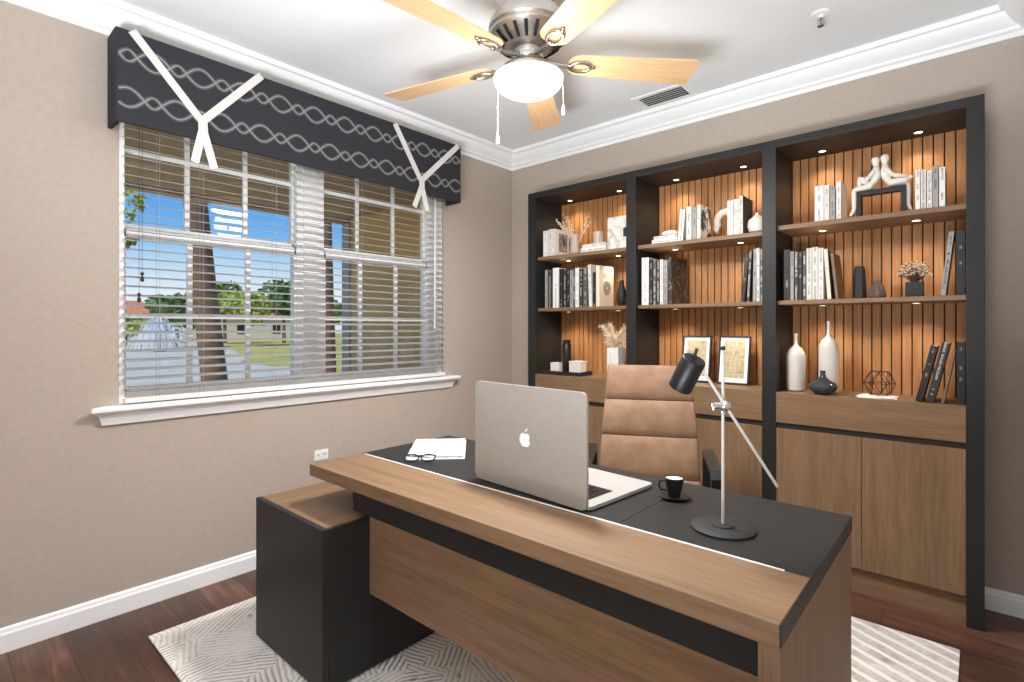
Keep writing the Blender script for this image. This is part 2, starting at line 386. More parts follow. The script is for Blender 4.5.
for (y0, y1, mu) in ((-2.668, -1.838, (-2.389, -2.106)), (-1.668, -.868, (-1.411, -1.134))):
    u = MB(); wbox(u, -.108, -.075, y0, y1, 1.742, 1.792, .003); wbox(u, -.108, -.075, y0, y0+.012, 1.742, 2.485); wbox(u, -.108, -.075, y1-.012, y1, 1.742, 2.485)
    up = u.build('upper_sash', M['vinyl'], win)
    u = MB(); wbox(u, -.075, -.04, y0, y1, 1.725, 1.772, .003); wbox(u, -.075, -.04, y0, y1, 1.0, 1.022, .003); wbox(u, -.075, -.04, y0, y0+.012, 1.0, 1.77); wbox(u, -.075, -.04, y1-.012, y1, 1.0, 1.77)
    lo = u.build('lower_sash', M['vinyl'], win)
    u = MB()
    for y in mu: wbox(u, -.098, -.082, y-.011, y+.011, 1.79, 2.485)
    wbox(u, -.097, -.083, y0, y1, 2.128, 2.150); u.build('muntin_grid', M['vinyl'], up)
    u = MB()
    for y in mu: wbox(u, -.066, -.050, y-.010, y+.014, 1.02, 1.73)
    wbox(u, -.065, -.051, y0, y1, 1.347, 1.369); u.build('muntin_grid', M['vinyl'], lo)
    for par, xg, z0, z1 in ((up, -.09, 1.79, 2.485), (lo, -.058, 1.02, 1.73)):
        u = MB(); u.quad((xg, y0+1.732, z0-WZ0), (xg, y1+1.708, z0-WZ0), (xg, y1+1.708, z1-WZ0), (xg, y0+1.732, z1-WZ0)); u.build('glass', M['pane'], par)
prof = [(-.03, .87), (.008, .862), (.016, .866), (.020, .885), (.036, .915), (.052, .922), (.060, .930), (.060, .944), (.054, .950), (-.03, .950)]
b = MB()
# the stool runs into the opening; its ends return to the wall
b.loft([(max(d, 0.0005), -2.742-max(d, 0)*.95, z) for d, z in prof], [(max(d, 0.0005), -.692+max(d, 0)*.95, z) for d, z in prof])
b.box(-.12, .001, WY0+.001, WY1-.001, .9452, .9495)
struct(b.build('trim_5', M['trim'], smooth=20), 'white moulded window sill under the blinds', 'window sill')

# ------------------------------------------------------------ venetian blind
bl = thing('window_blind', 'horizontal slat blind with open slats and a white bottom rail covering the double window', 'blind', (.012, -1.72, WZ0))
def slat_mesh():
    b = MB(); n = 6; w = .040; th = .0022
    top = []; bot = []
    for i in range(n+1):
        u = -w/2 + w*i/n; cz = .0009*(1-(2*u/w)**2)
        top.append((u, cz+th/2)); bot.append((u, cz-th/2))
    b.prism(top+bot[::-1], -.955, .955, 'y'); return b
proto = None
zs = [1.025+.0425*i for i in range(33)]
for z in zs:
    if proto is None:
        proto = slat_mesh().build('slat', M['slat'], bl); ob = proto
    else:
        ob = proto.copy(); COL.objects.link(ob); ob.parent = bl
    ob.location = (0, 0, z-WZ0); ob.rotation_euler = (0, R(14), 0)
MB().box(-.027, .027, -.955, .955, .012, .034, .004).build('bottom_rail', M['rail'], bl)
MB().box(-.028, .028, -.957, .957, 1.485, 1.535, .003).build('headrail', M['rail'], bl)
for y in (-2.541+1.72, -2.353+1.72, -1.99+1.72, -1.45+1.72, -.83+1.72):
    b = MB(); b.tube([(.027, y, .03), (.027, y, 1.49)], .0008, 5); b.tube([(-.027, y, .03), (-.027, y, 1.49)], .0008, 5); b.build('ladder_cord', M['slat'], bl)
for y, z in ((-2.612, 1.533), (-2.624, 1.437)):
    c = MB().tube([(.034, y+1.72, z-WZ0), (.034, y+1.72, 1.49)], .0009, 5).build('pull_cord', M['blackmat'], bl)
    MB().lathe([(.004, -.02), (.0075, -.018), (.008, -.002), (.0035, .004), (.0035, .010), (.007, .012), (.007, .022), (.003, .024)], 10, Matrix.Translation((.034, y+1.72, z-WZ0))).build('tassel', M['blacksatin'], c, 40)
b = MB().tube([(.036, -.874+1.72, .36), (.036, -.868+1.72, 1.49)], .0045, 6); b.sphere((.036, -.874+1.72, .355), .008, sub=1); b.build('tilt_wand', M['rail'], bl)

# ------------------------------------------------------------ valance with chain embroidery and ribbons
va = thing('window_valance', 'charcoal box valance with grey chain embroidery above the window', 'valance', (0, -1.724, 2.196))
b = MB(); VX = .15
hl = 1.010
b.box(VX-.02, VX, -hl, hl, .0, .408, .008, 3).box(.002, VX-.012, -hl, -hl+.02, 0, .408, .006).box(.002, VX-.012, hl-.02, hl, 0, .408, .006).box(.002, VX-.012, -hl+.019, hl-.019, .386, .406)
ve = b.build('board', M['valance'], va, 40)
def strand(b, z0, c0, pitch, w, lift, sgn):
    """one embroidered strand: large loop, small loop, swinging above and below the row's axis"""
    L1, L2 = pitch*.66, pitch*.34; A1, A2 = .041, .024
    pts = []
    y = c0 - L1/2
    k = 0
    while y < hl+.3:
        for i in range(12):
            t_ = i/12; pts.append((y+L1*t_, z0+sgn*A1*math.sin(math.pi*t_)))
        y += L1
        for i in range(8):
            t_ = i/8; pts.append((y+L2*t_, z0-sgn*A2*math.sin(math.pi*t_)))
        y += L2
        sgn = sgn
    pts = [p for p in pts if -hl+.008 < p[0] < hl-.008]
    x = VX+lift
    for i in range(len(pts)-1):
        a, c_ = Vector(pts[i]), Vector(pts[i+1]); d = (c_-a).normalized(); n = Vector((-d.y, d.x))*w/2
        a2 = a - d*.0006; c2 = c_ + d*.0006
        b.quad((x, *(a2-n)), (x, *(c2-n)), (x, *(c2+n)), (x, *(a2+n)))
b = MB()
for z0, c0 in ((2.302-2.19, -2.686+1.72), (2.485-2.19, -2.588+1.72)):
    for sg in (1, -1):
        b.mi = 1; strand(b, z0, c0-.192, .192, .020, .0006+.0001*sg, sg)
        b.mi = 0; strand(b, z0, c0-.192, .192, .0062, .0012+.0002*sg, sg)
b.build('chain_embroidery', [M['thread'], M['thread_dim']], va)
def ribbon(y0, yk, y1, zt, zk, tl, tr):
    b = MB(); x = VX+.002; w = .036
    def band(p, q, w0=w, x0=x, x1=x, th=.003):
        p, q = Vector(p), Vector(q); d = (q-p).normalized(); n = Vector((-d.y, d.x))*w0/2
        A = [(x0, *(p-n)), (x0, *(p+n)), (x0+th, *(p+n)), (x0+th, *(p-n))]; B = [(x1, *(q-n)), (x1, *(q+n)), (x1+th, *(q+n)), (x1+th, *(q-n))]
        b.loft(A, B)
    o_ = lambda y, z: (y+1.72, z-2.19)
    band(o_(y0, zt), o_(yk-.004, zk)); band(o_(y1, zt), o_(yk+.004, zk), x0=x+.003, x1=x+.003)
    band(o_(yk, zk+.02), o_(yk+.003, zk-.055), .040, x+.005, x+.005, .006)
    band(o_(yk+.003, zk-.04), o_(*tl), .036, x+.004, x+.012); band(o_(yk+.001, zk-.04), o_(*tr), .036, x+.008, x+.016)
    return b.build('ribbon_tie', M['ribbon'], va)
ribbon(-2.67, -2.393, -2.117, 2.597, 2.285, (-2.428, 2.075), (-2.345, 2.063))
ribbon(-1.283, -1.075, -.742, 2.592, 2.278, (-1.140, 2.088), (-1.035, 2.079))

# ------------------------------------------------------------ outlet, vent, sprinkler
ou = thing('wall_outlet', 'white outlet plate low on the taupe wall under the window', 'outlet', (0, -1.707, .546))
MB().box(0, .006, -.044, .044, -.030, .030, .002).build('cover_plate', M['white'], ou)
for y in (-.021, .021):
    r_ = MB().box(.005, .0075, y-.014, y+.014, -.019, .019, .002).build('receptacle', M['white'], ou)
    MB().box(.007, .0079, y-.007, y-.004, -.005, .009).box(.007, .0079, y+.004, y+.007, -.005, .009).build('slot', M['blackmat'], r_)
ve_ = thing('ceiling_vent', 'white louvred air vent in the ceiling near the bookcase wall', 'vent', (1.465, -.222, H))
b = MB(); b.box(-.178, .178, -.102, -.066, -.008, -.0005, .003).box(-.178, .178, .066, .102, -.008, -.0005, .003).box(-.178, -.138, -.066, .066, -.008, -.0005, .003).box(.138, .178, -.066, .066, -.008, -.0005, .003)
b.build('frame', M['white'], ve_)
MB().box(-.138, .138, -.066, .066, -.003, -.0008).build('duct_backing', M['groove'], ve_)
b = MB()
for i in range(5):
    y = -.052+.026*i
    b.box(-.137, .137, -.011, .011, -.0012, .0012, mtx=Matrix.Translation((0, y, -.0095)) @ Matrix.Rotation(R(34), 4, 'X'))
b.build('louvre', mat('vent_louvre', '#d2d0cd', .5), ve_)
sp = thing('fire_sprinkler', 'small white ceiling sprinkler head near the right wall', 'sprinkler', (2.385, -.55, H))
MB().lathe([(.04, -.0005), (.04, -.006), (.030, -.010), (.014, -.012), (.012, -.02)], 24).build('escutcheon', M['white'], sp, 40)
b = MB().lathe([(.008, -.018), (.008, -.03), (.003, -.034), (.003, -.052)], 12); b.tube([(-.012, 0, -.028), (-.011, 0, -.048), (0, 0, -.056)], .002, 6).tube([(.012, 0, -.028), (.011, 0, -.048), (0, 0, -.056)], .002, 6)
b.build('sprinkler_body', M['nickel'], sp, 40)
MB().lathe([(.014, -.056), (.015, -.058), (0, -.059)], 16).build('deflector', M['nickel'], sp)

# ------------------------------------------------------------ ceiling fan
FX, FY = 1.512, -1.592
fan = thing('ceiling_fan', 'brushed nickel ceiling fan with five maple blades and a lit glass bowl', 'ceiling fan', (FX, FY, H))
def fz(p): return [(r, z-H) for r, z in p]
MB().lathe(fz([(.07, H-.0005), (.07, 2.71), (.055, 2.685), (.02, 2.68)]), 32).build('canopy', M['nickel'], fan, 30)
MB().lathe(fz([(.014, 2.70), (.014, 2.64)]), 16).build('downrod', M['nickel'], fan, 30)
hs = MB(); hs.lathe(fz([(.022, 2.652), (.05, 2.65), (.10, 2.636), (.140, 2.608), (.162, 2.575), (.168, 2.560), (.168, 2.545), (.162, 2.535), (.160, 2.525), (.132, 2.495), (.088, 2.468), (.06, 2.462), (.056, 2.45), (.056, 2.43)]), 48)
hsg = hs.build('motor_housing', M['nickel'], fan, 30)
b = MB()
for i in range(20):
    a = 2*math.pi*i/20
    p0 = Vector((.151*math.cos(a), .151*math.sin(a), 2.512-H)); p1 = Vector((.104*math.cos(a), .104*math.sin(a), 2.474-H))
    b.tube([p0, p0.lerp(p1, .5)+Vector((0, 0, -.001)), p1], [.0075, .0075, .006], 8)
b.build('cooling_slot', M['groove'], hsg)
MB().lathe(fz([(.046, 2.452), (.064, 2.440), (.064, 2.424), (.058, 2.415), (.075, 2.402), (.115, 2.384), (.140, 2.364), (.142, 2.352), (.10, 2.350)]), 48).build('light_fitter', M['nickel'], fan, 30)
bw = [(.140, 2.374)]
for i in range(1, 13):
    a = i/12*math.pi/2; bw.append((.146*math.cos(a) if i < 12 else 0, 2.346-.072*math.sin(a)**.9))
MB().lathe(fz([(.132, 2.356), (.146, 2.350)]+bw[1:]), 48).build('glass_bowl', M['bowl'], fan, 60)
def blade_mesh():
    b = MB(); P_ = []
    x0, x1, w0, w1, r0, r1 = .170, .733, .060, .080, .05, .020
    def arc(cx, cy, r, a0, a1, n=5): return [(cx+r*math.cos(R(a0+(a1-a0)*i/n)), cy+r*math.sin(R(a0+(a1-a0)*i/n))) for i in range(n+1)]
    P_ += arc(x1-r1, -w1+r1, r1, -90, 0) + arc(x1-r1, w1-r1, r1, 0, 90) + arc(x0+r0, w0-r0, r0, 90, 180) + arc(x0+r0, -w0+r0, r0, 180, 270)
    b.prism(P_, -.003, .003, 'z', .0012); return b
def iron_mesh():
    b = MB()
    b.tube([(.052, 0, .012), (.09, 0, .002), (.13, 0, -.008), (.175, 0, -.009)], [.011, .010, .010, .009], 8)
    ring = [(.222+.045*math.cos(a), .028*math.sin(a), -.010) for a in [2*math.pi*i/16 for i in range(16)]]
    b.tube(ring, .0075, 8, True)
    b.sphere((.276, 0, -.009), .012, (1.3, .9, .6), 1); b.sphere((.18, 0, -.010), .014, (1.2, 1, .6), 1)
    return b
pb = pi_ = None
for k in range(5):
    ang = R(49.5+72*k)
    if pb is None:
        pb = blade_mesh().build('blade', M['maple'], fan); pi_ = iron_mesh().build('blade_bracket', M['nickel'], pb, 50); bo, io = pb, pi_
    else:
        bo = pb.copy(); COL.objects.link(bo); bo.parent = fan; io = pi_.copy(); COL.objects.link(io); io.parent = bo
    bo.location = (0, 0, 2.420-H); bo.rotation_euler = Matrix.Rotation(ang, 3, 'Z').to_4x4().to_3x3().__matmul__(Matrix.Rotation(R(-11), 3, 'X')).to_euler()
for a, z1 in ((R(164), 2.128), (R(74), 2.26)):
    x, y = .118*math.cos(a), .118*math.sin(a)
    if z1 < 2.2: x, y = -.100, -.052
    else: x, y = .065, .118
    c = MB().tube([(x, y, 2.372-H), (x*1.18, y*1.18, 2.355-H), (x*1.2, y*1.2, z1-H)], .0013, 6).build('pull_chain', M['white'], fan)
    MB().lathe([(.003, .0), (.006, -.012), (.0075, -.032), (.005, -.042), (0, -.044)], 12, Matrix.Translation((x*1.2, y*1.2, z1-H))).build('pull_knob', M['white'], c, 40)
light('fan_lamp', 'AREA', (0, 0, 2.262-H), 42, (.98, .98, .98), parent=fan, shape='DISK', size=.28)
light('fan_side_lamp', 'POINT', (0, 0, 2.15-H), 15, (1, .95, .87), parent=fan, shadow_soft_size=.12)

# ------------------------------------------------------------ bookcase
BK = .085          # how far the case reaches into the niche
bc = thing('bookcase', 'large black framed three-bay bookcase with slatted wood back and oak shelves', 'bookcase', (1.67, -.02, 0))
OX, OY = 1.67, -.02
def cbox(b, x0, x1, y0, y1, z0, z1, bev=0): return b.box(x0-OX, x1-OX, y0-OY, y1-OY, z0, z1, bev)
UF, TOP = -.27, 2.302
ups = ((.403, .473), (1.226, 1.295), (2.05, 2.12), (2.885, 2.945))
bays = ((.473, 1.226, 1.826), (1.295, 2.05, 1.828), (2.12, 2.885, 1.847))
for x0, x1 in ups:
    b = MB(); cbox(b, x0, x1, UF, -.001, 0, TOP-.03, .0015); cbox(b, max(x0, .4135), min(x1, 2.9345), -.0015, BK, 0, TOP-.03); b.build('upright', M['black'], bc)
cbox(MB(), .403, 2.945, UF, -.001, TOP-.03, TOP, .0015).build('top_board', M['black'], bc)
spots = {0: (.645, 1.065), 1: (1.478, 1.88), 2: (2.302, 2.70)}; top_spots = {0: (.63, 1.05), 1: (1.466, 1.883), 2: (2.293, 2.705)}
for k, (x0, x1, zA) in enumerate(bays):
    b = MB(); b.mi = 1; cbox(b, x0, x1, .066, BK, .80, TOP-.031); b.mi = 0
    n = 18; pit = (x1-x0)/n
    for i in range(n): cbox(b, x0+pit*i+.0026, x0+pit*(i+1)-.0026, BK-.031, .0658, .93, TOP-.031, .0015)
    b.build('slat_panel', [M['slatwood'], M['groove']], bc)
    cbox(MB(), x0+.0005, x1-.0005, UF, BK-.032, TOP-.0305-.012, TOP-.0305).build('soffit_panel', noisy('dark_walnut', '#2b2320', '#332a25', 20, .6), bc)
    shs = []
    for zt, th in ((zA, .024), (1.446, .022)):
        shs.append((cbox(MB(), x0+.0005, x1-.0005, UF+.030, BK-.032, zt-th, zt, .001).build('shelf', M['oakx'], bc), zt-th))
    b = MB(); cbox(b, x0+.0005, x1-.0005, UF, BK-.032, .80, .96, .001); b.build('counter', M['oakx'], bc)
    cbox(MB(), x0+.0005, x1-.0005, UF+.012, BK-.032, .765, .80).build('reveal_strip', M['strip'], bc)
    cbox(MB(), x0+.0005, x1-.0005, UF+.022, -.03, .13, .765).build('carcass', M['strip'], bc)
    xm = (x0+x1)/2
    for a, c_ in ((x0+.001, xm-.0012), (xm+.0012, x1-.001)):
        cbox(MB(), a, c_, UF+.003, UF+.0215, .132, .770, .001).build('door', M['oakz'], bc)
    cbox(MB(), x0+.0005, x1-.0005, UF+.035, -.06, 0, .13).build('plinth', M['oakx'], bc)
    for zt, big in ((TOP-.0425, 1), (shs[0][1], 0), (shs[1][1], 0)):
        for x in (top_spots if big else spots)[k]:
            y = -.09 if big == 0 else -.05
            s_ = MB().lathe([(.021, -.0002), (.021, -.004), (.0175, -.005), (.0175, -.0035)], 20).build('spotlight', M['blackmat'] if big else M['chrome'], bc, 40, loc=(x-OX, y-OY, zt))
            MB().lathe([(.0172, -.0034), (.0172, -.0046), (0, -.0046)], 20).build('lens', M['lens'], s_)
            light('spotlight_lamp', 'SPOT', (0, 0, -.012), 5.2 if big else 4.6, (1, .83, .62), parent=s_, spot_size=R(125), spot_blend=.9, shadow_soft_size=.012)

# ------------------------------------------------------------ books
def book(label, mk, w, h, d=.17, loc=(0, 0, 0), lean=0, rot=None, group=None, cover=None):
    """spine faces the room (-y); x is the thickness, z the height"""
    t_ = thing('book', label, 'book', loc, 0, group)
    if rot is not None: t_.rotation_euler = rot
    elif lean: t_.rotation_euler = (0, R(lean), 0)
    b = MB(); tb = .0022; hw = w/2
    b.box(-hw, -hw+tb, .0005, d, 0, h).box(hw-tb, hw, .0005, d, 0, h).box(-hw+.0003, hw-.0003, 0, tb, 0.0002, h-.0002)
    b.build('cover', BM[mk], t_)
    MB().box(-hw+tb+.0002, hw-tb-.0002, tb+.0004, d-.005, .004, h-.004).build('page_block', M['paper'], t_)
    if cover: cover(t_, w, h, d)
    return t_
def cover_photo(t_, w, h, d):
    m_ = bpy.data.materials.get('cover_photo') or noisy('cover_photo', '#2b2724', '#b9b2aa', 24, .5)
    MB().box(w/2, w/2+.0008, d*.30, d*.88, h*.18, h*.86).build('cover_picture', m_, t_)
def cover_swirl(t_, w, h, d):
    m_ = bpy.data.materials.get('cover_swirl') or noisy('cover_swirl', '#2d2b2a', '#e2ddd6', 18, .5, lo=.45, hi=.55)
    MB().box(w/2, w/2+.0008, d*.04, d*.98, h*.02, h*.98).build('cover_picture', m_, t_)
def cover_cream(t_, w, h, d):
    MB().box(w/2, w/2+.0008, d*.0+.003, d*.995, h*.005, h*.995).build('cover_sheet', BM['cream'], t_)
    b = MB(); cy, cz = d*.52, h*.46
    for r_, a in ((.047, 20), (.034, 10), (.018, 0)):
        b.tube([(w/2+.0012, cy+r_*math.cos(2*math.pi*i/28), cz+r_*math.sin(2*math.pi*i/28)) for i in range(28)], .0016, 5, True)
    for i in range(14):
        a = 2*math.pi*i/14; b.tube([(w/2+.0012, cy+.012*math.cos(a), cz+.012*math.sin(a)), (w/2+.0012, cy+.046*math.cos(a+.5), cz+.046*math.sin(a+.5))], .0014, 4)
    b.build('round_ornament', M['ornament'], t_)
    b = MB()
    for i in range(3): b.box(w/2+.0008, w/2+.0014, d*.2, d*(.8-.1*i), h*(.80-.04*i), h*(.805-.04*i)+.002)
    b.build('cover_line', M['ornament'], t_)
def cover_dark(t_, w, h, d):
    MB().box(w/2, w/2+.0008, d*.02, d*.99, h*.005, h*.995).build('cover_sheet', BM['charcoal'], t_)

def row(shelf_name, z, data, Y, group):
    for (x0, x1, h, lean, mk, label, *ex) in data:
        w = x1-x0-.0012; kw = {}; d = .17
        if Y < -.236: k_ = (3.29-.224)/(3.29+Y); x0, x1, h, Yb, zb = 2.93+(x0-2.93)*k_, 2.93+(x1-2.93)*k_, h*1.006, -.224, z
        else: Yb, zb = Y, z
        for q in ex:
            if callable(q): kw['cover'] = q
            else: d = q
        dx = 0
        if lean > 0: dz = 0; pivot = x1
        # lean > 0 tips the top towards +x; keep the lowest corner on the shelf
        zoff = abs(math.sin(R(lean)))*w/2
        book(label, mk, w, h, d, ((x0+x1)/2, Yb, zb+.0003+zoff), lean, group=group, **kw)
UL, UM, UR = 'left bay', 'middle bay', 'right bay'
row('A1', 1.826, [
 (.524, .565, .190, 0, 'white', 'white spined book leftmost on the top shelf of the left bay'),
 (.573, .604, .196, 0, 'offwhite', 'off-white book between two white books, top shelf of the left bay'),
 (.606, .628, .196, 0, 'white', 'white book with a dark photo on its cover, next to the twig vase', cover_photo, .18)], -.24, 'books on the top shelf of the left bay')
g = 'books on the second shelf of the left bay'
row('B1', 1.446, [
 (.541, .565, .280, 0, 'grey', 'thin grey book at the far left end of the left bay second shelf', ),
 (.567, .606, .278, 0, 'dark', 'dark book between the end grey book and a tall white one, left bay'),
 (.612, .665, .289, 0, 'white', 'thick tall white book among dark ones, third from left, left bay second shelf'),
 (.671, .704, .278, 0, 'black', 'black book just right of the thick white book, left bay second shelf'),
 (.707, .733, .275, 0, 'dark', 'dark book second to the right of the thick white one, left bay second shelf'),
 (.736, .762, .266, 0, 'black', 'shorter black book third to the right of the thick white one, left bay'),
 (.764, .791, .264, 0, 'grey', 'grey book in the middle of the full row, left bay second shelf'),
 (.792, .808, .269, 0, 'charcoal', 'thin charcoal book left of the slim white one, left bay second shelf'),
 (.809, .840, .275, 0, 'white', 'slim white book in the middle of the dark row, left bay second shelf'),
 (.842, .873, .265, 0, 'dark', 'dark book just right of the slim white one, left bay second shelf'),
 (.875, .911, .280, 0, 'charcoal', 'charcoal book left of the tilted white one, left bay second shelf'),
 (.924, .950, .290, -2.2, 'offwhite', 'off-white book tilting left beside the ornament cover, left bay'),
 (.955, .978, .234, 0, 'black', 'short black book before the cream ornament book, left bay second shelf'),
 (.980, 1.008, .279, 0, 'cream', 'cream book showing a round ornament on its cover, beside the black bird', cover_cream, .185)], -.24, g)
g = 'books on the top shelf of the middle bay'
row('A2', 1.828, [
 (1.560, 1.592, .190, 5.0, 'white', 'white book tilting right, leftmost of the standing books, middle bay top shelf'),
 (1.614, 1.647, .200, 0, 'offwhite', 'off-white book right of the tilting white one, middle bay top shelf'),
 (1.649, 1.679, .190, 0, 'grey', 'grey book left of the swirl-cover book, middle bay top shelf'),
 (1.681, 1.701, .203, 0, 'white', 'white book with a black and white swirl cover, left of the arch ornament', cover_swirl, .16),
 (1.856, 1.889, .198, 0, 'white', 'white book touching the right side of the arch ornament, middle bay'),
 (1.890, 1.919, .200, 0, 'marble', 'grey-veined marbled book right of the arch ornament, middle bay top shelf'),
 (1.920, 1.941, .215, 0, 'offwhite', 'tallest off-white book with a dark cover beside the round white vase', cover_dark, .17)], -.24, g)
g = 'books on the second shelf of the middle bay'
row('B2', 1.446, [
 (1.321, 1.370, .300, 0, 'white', 'tall thick white book at the left end of the middle bay second shelf'),
 (1.373, 1.397, .284, 0, 'black', 'black book just right of the tall white one, middle bay second shelf'),
 (1.398, 1.421, .280, 0, 'charcoal', 'charcoal book second right of the tall white one, middle bay'),
 (1.423, 1.443, .273, 0, 'dark', 'dark book left of the slim white one, middle bay second shelf'),
 (1.445, 1.465, .278, 0, 'white', 'slim white book in the left group, middle bay second shelf'),
 (1.467, 1.495, .272, 0, 'grey', 'grey book left of the black gold-veined book, middle bay second shelf'),
 (1.503, 1.525, .289, -1.3, 'darkmarble', 'black gold-veined book showing its large cover, middle bay second shelf', .235),
 (1.930, 1.950, .260, 5.2, 'black', 'black book tilting right, leftmost of the right group, middle bay second shelf'),
 (1.960, 1.976, .280, 2.9, 'dark', 'dark book tilting right, second in the right group, middle bay second shelf'),
 (1.993, 2.010, .290, 0.8, 'grey', 'grey upright book after two tilting dark ones, middle bay second shelf'),
 (2.0125, 2.0295, .293, 0, 'offwhite', 'off-white book second from the right upright, middle bay second shelf'),
 (2.0305, 2.0485, .286, 0, 'charcoal', 'charcoal book against the right upright, middle bay second shelf')], -.24, g)
g = 'books on the top shelf of the right bay'
row('A3', 1.847, [
 (2.295, 2.337, .183, 0, 'white', 'thick white book, leftmost on the right bay top shelf'),
 (2.338, 2.362, .181, 0, 'offwhite', 'off-white book right of the thick white one, right bay top shelf'),
 (2.364, 2.387, .169, 0, 'grey', 'short light grey book left of the seated figures, right bay top shelf'),
 (2.391, 2.412, .191, 0, 'white', 'tall slim white book nearest the left seated figure, right bay'),
 (2.706, 2.725, .186, 0, 'white', 'white book nearest the right seated figure, right bay top shelf'),
 (2.726, 2.747, .181, 0, 'offwhite', 'off-white book second from the right seated figure, right bay top shelf'),
 (2.749, 2.767, .174, 0, 'white', 'short white book left of the taller grey one, right bay top shelf'),
 (2.768, 2.790, .190, 0, 'grey', 'taller grey book in the right group, right bay top shelf'),
 (2.792, 2.814, .179, 0, 'white', 'white book at the right end of the right bay top shelf')], -.24, g)
g = 'books on the second shelf of the right bay'
row('B3', 1.446, [
 (2.150, 2.181, .269, 0, 'black', 'black book, leftmost on the right bay second shelf'),
 (2.182, 2.199, .258, 0, 'grey', 'thin grey book right of the leftmost black one, right bay second shelf'),
 (2.201, 2.219, .255, 0, 'dark', 'dark book right of the thin grey one, right bay second shelf'),
 (2.220, 2.238, .253, 0, 'black', 'black book in the middle of the dark group, right bay second shelf'),
 (2.241, 2.256, .255, 0, 'charcoal', 'thin charcoal book just left of the thick white ones, right bay second shelf'),
 (2.258, 2.283, .267, 0, 'offwhite', 'off-white book right of the thin charcoal one, right bay second shelf'),
 (2.284, 2.311, .270, 0, 'offwhite', 'middle one of three thick pale books, right bay second shelf'),
 (2.312, 2.335, .262, 0, 'white', 'white book left of the tilted cream one, right bay second shelf'),
 (2.353, 2.371, .255, -4.0, 'cream', 'cream book tilting left with a dark cover, right bay second shelf', cover_dark),
 (2.388, 2.402, .233, -5.6, 'brown', 'brown book tilting left at the end of the row beside the black vase'),
 (2.796, 2.815, .284, 6.2, 'grey', 'grey book tilting right, right of the dried flower pot'),
 (2.850, 2.882, .285, 0, 'black', 'thick black book against the right upright, right bay second shelf')], -.24, g)
g = 'books on the cabinet ledge of the right bay'
row('C3', .96, [
 (2.706, 2.732, .262, 12.4, 'black', 'black book tilting right, leftmost of the group on the right bay ledge'),
 (2.744, 2.774, .276, 12.0, 'dark', 'dark book tilting right, middle of the group on the right bay ledge'),
 (2.799, 2.810, .242, 9.5, 'brown', 'thin brown book tilting behind the dark ones on the right bay ledge'),
 (2.852, 2.882, .278, 0, 'blackm' if False else 'black', 'black book upright against the right end of the cabinet ledge')], -.235, g)
# books lying flat: turned so that the spine still faces the room
FLAT = (0, R(90), 0)
g = 'books lying flat in the left bay'
book('white book lying flat under another on the left bay top shelf', 'white', .030, .205, .15, (.838, -.215, 1.8415), rot=FLAT, group=g)
book('off-white book lying on top of the flat pile, under the glass jar', 'offwhite', .026, .19, .14, (.848, -.21, 1.8698), rot=FLAT, group=g)
g = 'books lying flat in the middle bay'
book('white book lying flat at the bottom of the pile with the pebble', 'white', .026, .17, .15, (1.378, -.215, 1.8414), rot=FLAT, group=g)
book('off-white book lying flat directly under the white pebble', 'offwhite', .022, .155, .14, (1.388, -.21, 1.8656), rot=FLAT, group=g)

# ------------------------------------------------------------ shelf ornaments
def vase(name, label, cat, loc, prof, m, seg=36, part='vase_body', smooth=40):
    ob = MB().lathe(prof, seg).build(name, m, None, smooth, loc=loc); return tag(ob, label, cat)
# twig vase
tv = thing('twig_vase', 'pale glass vase of dried twigs on the left bay top shelf', 'vase', (.745, -.155, 1.8265))
MB().lathe([(.022, 0), (.037, .006), (.038, .02), (.030, .07), (.024, .115), (.034, .145), (.031, .145), (.021, .115), (.027, .07), (.034, .02), (0, .01)], 28).build('vase_body', M['glass'], tv, 40)
b = MB()
for i in range(16):
    a = 0; sp_ = rnd.uniform(.07, .15)
    tip = Vector((-abs(sp_)*rnd.uniform(.5, 1.2) if i < 12 else sp_*.7, rnd.uniform(-.05, .06), rnd.uniform(.20, .30)))
    mid = tip*.5+Vector((.012, 0, .04)); b.tube([(0, 0, .03), mid, tip], [.0012, .001, .0006], 4)
    for q in range(6):
        p = mid.lerp(tip, q/5); b.sphere(p+Vector((rnd.uniform(-.008, .008), rnd.uniform(-.008, .008), rnd.uniform(-.006, .006))), .005, (1, 1, 1.6), 1)
b.build('dried_twigs', M['dried'], tv)
jar = MB().lathe([(.030, 0), (.034, .003), (.034, .085), (.031, .085), (.031, .006), (0, .005)], 28).build('glass_jar', M['glass'], None, 40, loc=(.945, -.16, 1.8833))
tag(jar, 'frosted glass jar standing on the flat books in the left bay', 'jar')
mb = thing('storage_box', 'upright marbled box file against the upright on the left bay top shelf', 'box', (1.13, -.16, 1.8264))
MB().box(-.075, .075, -.055, .055, 0, .215, .002).build('box_body', M['marble'], mb)
MB().box(.045, .074, -.0565, -.055, .075, .135).build('front_label', M['blackmat'], mb)
# bird
b = MB().lathe([(.018, 0), (.026, .01), (.036, .05), (.036, .08), (.026, .115), (.016, .145), (.015, .16)], 24)
b.sphere((0, 0, .166), .0165, (1, 1, 1), 2); b.tube([(-.01, 0, .166), (-.028, 0, .162)], [.006, .0012], 8)
b.tube([(.01, 0, .06), (.04, 0, .02), (.05, 0, .0025)], [.026, .014, .003], 10)
tag(b.build('bird_figurine', M['blackmat'], None, 45, loc=(1.125, -.15, 1.4463), rot=(0, 0, R(10))), 'black bird figurine beside the cream ornament book', 'figurine')
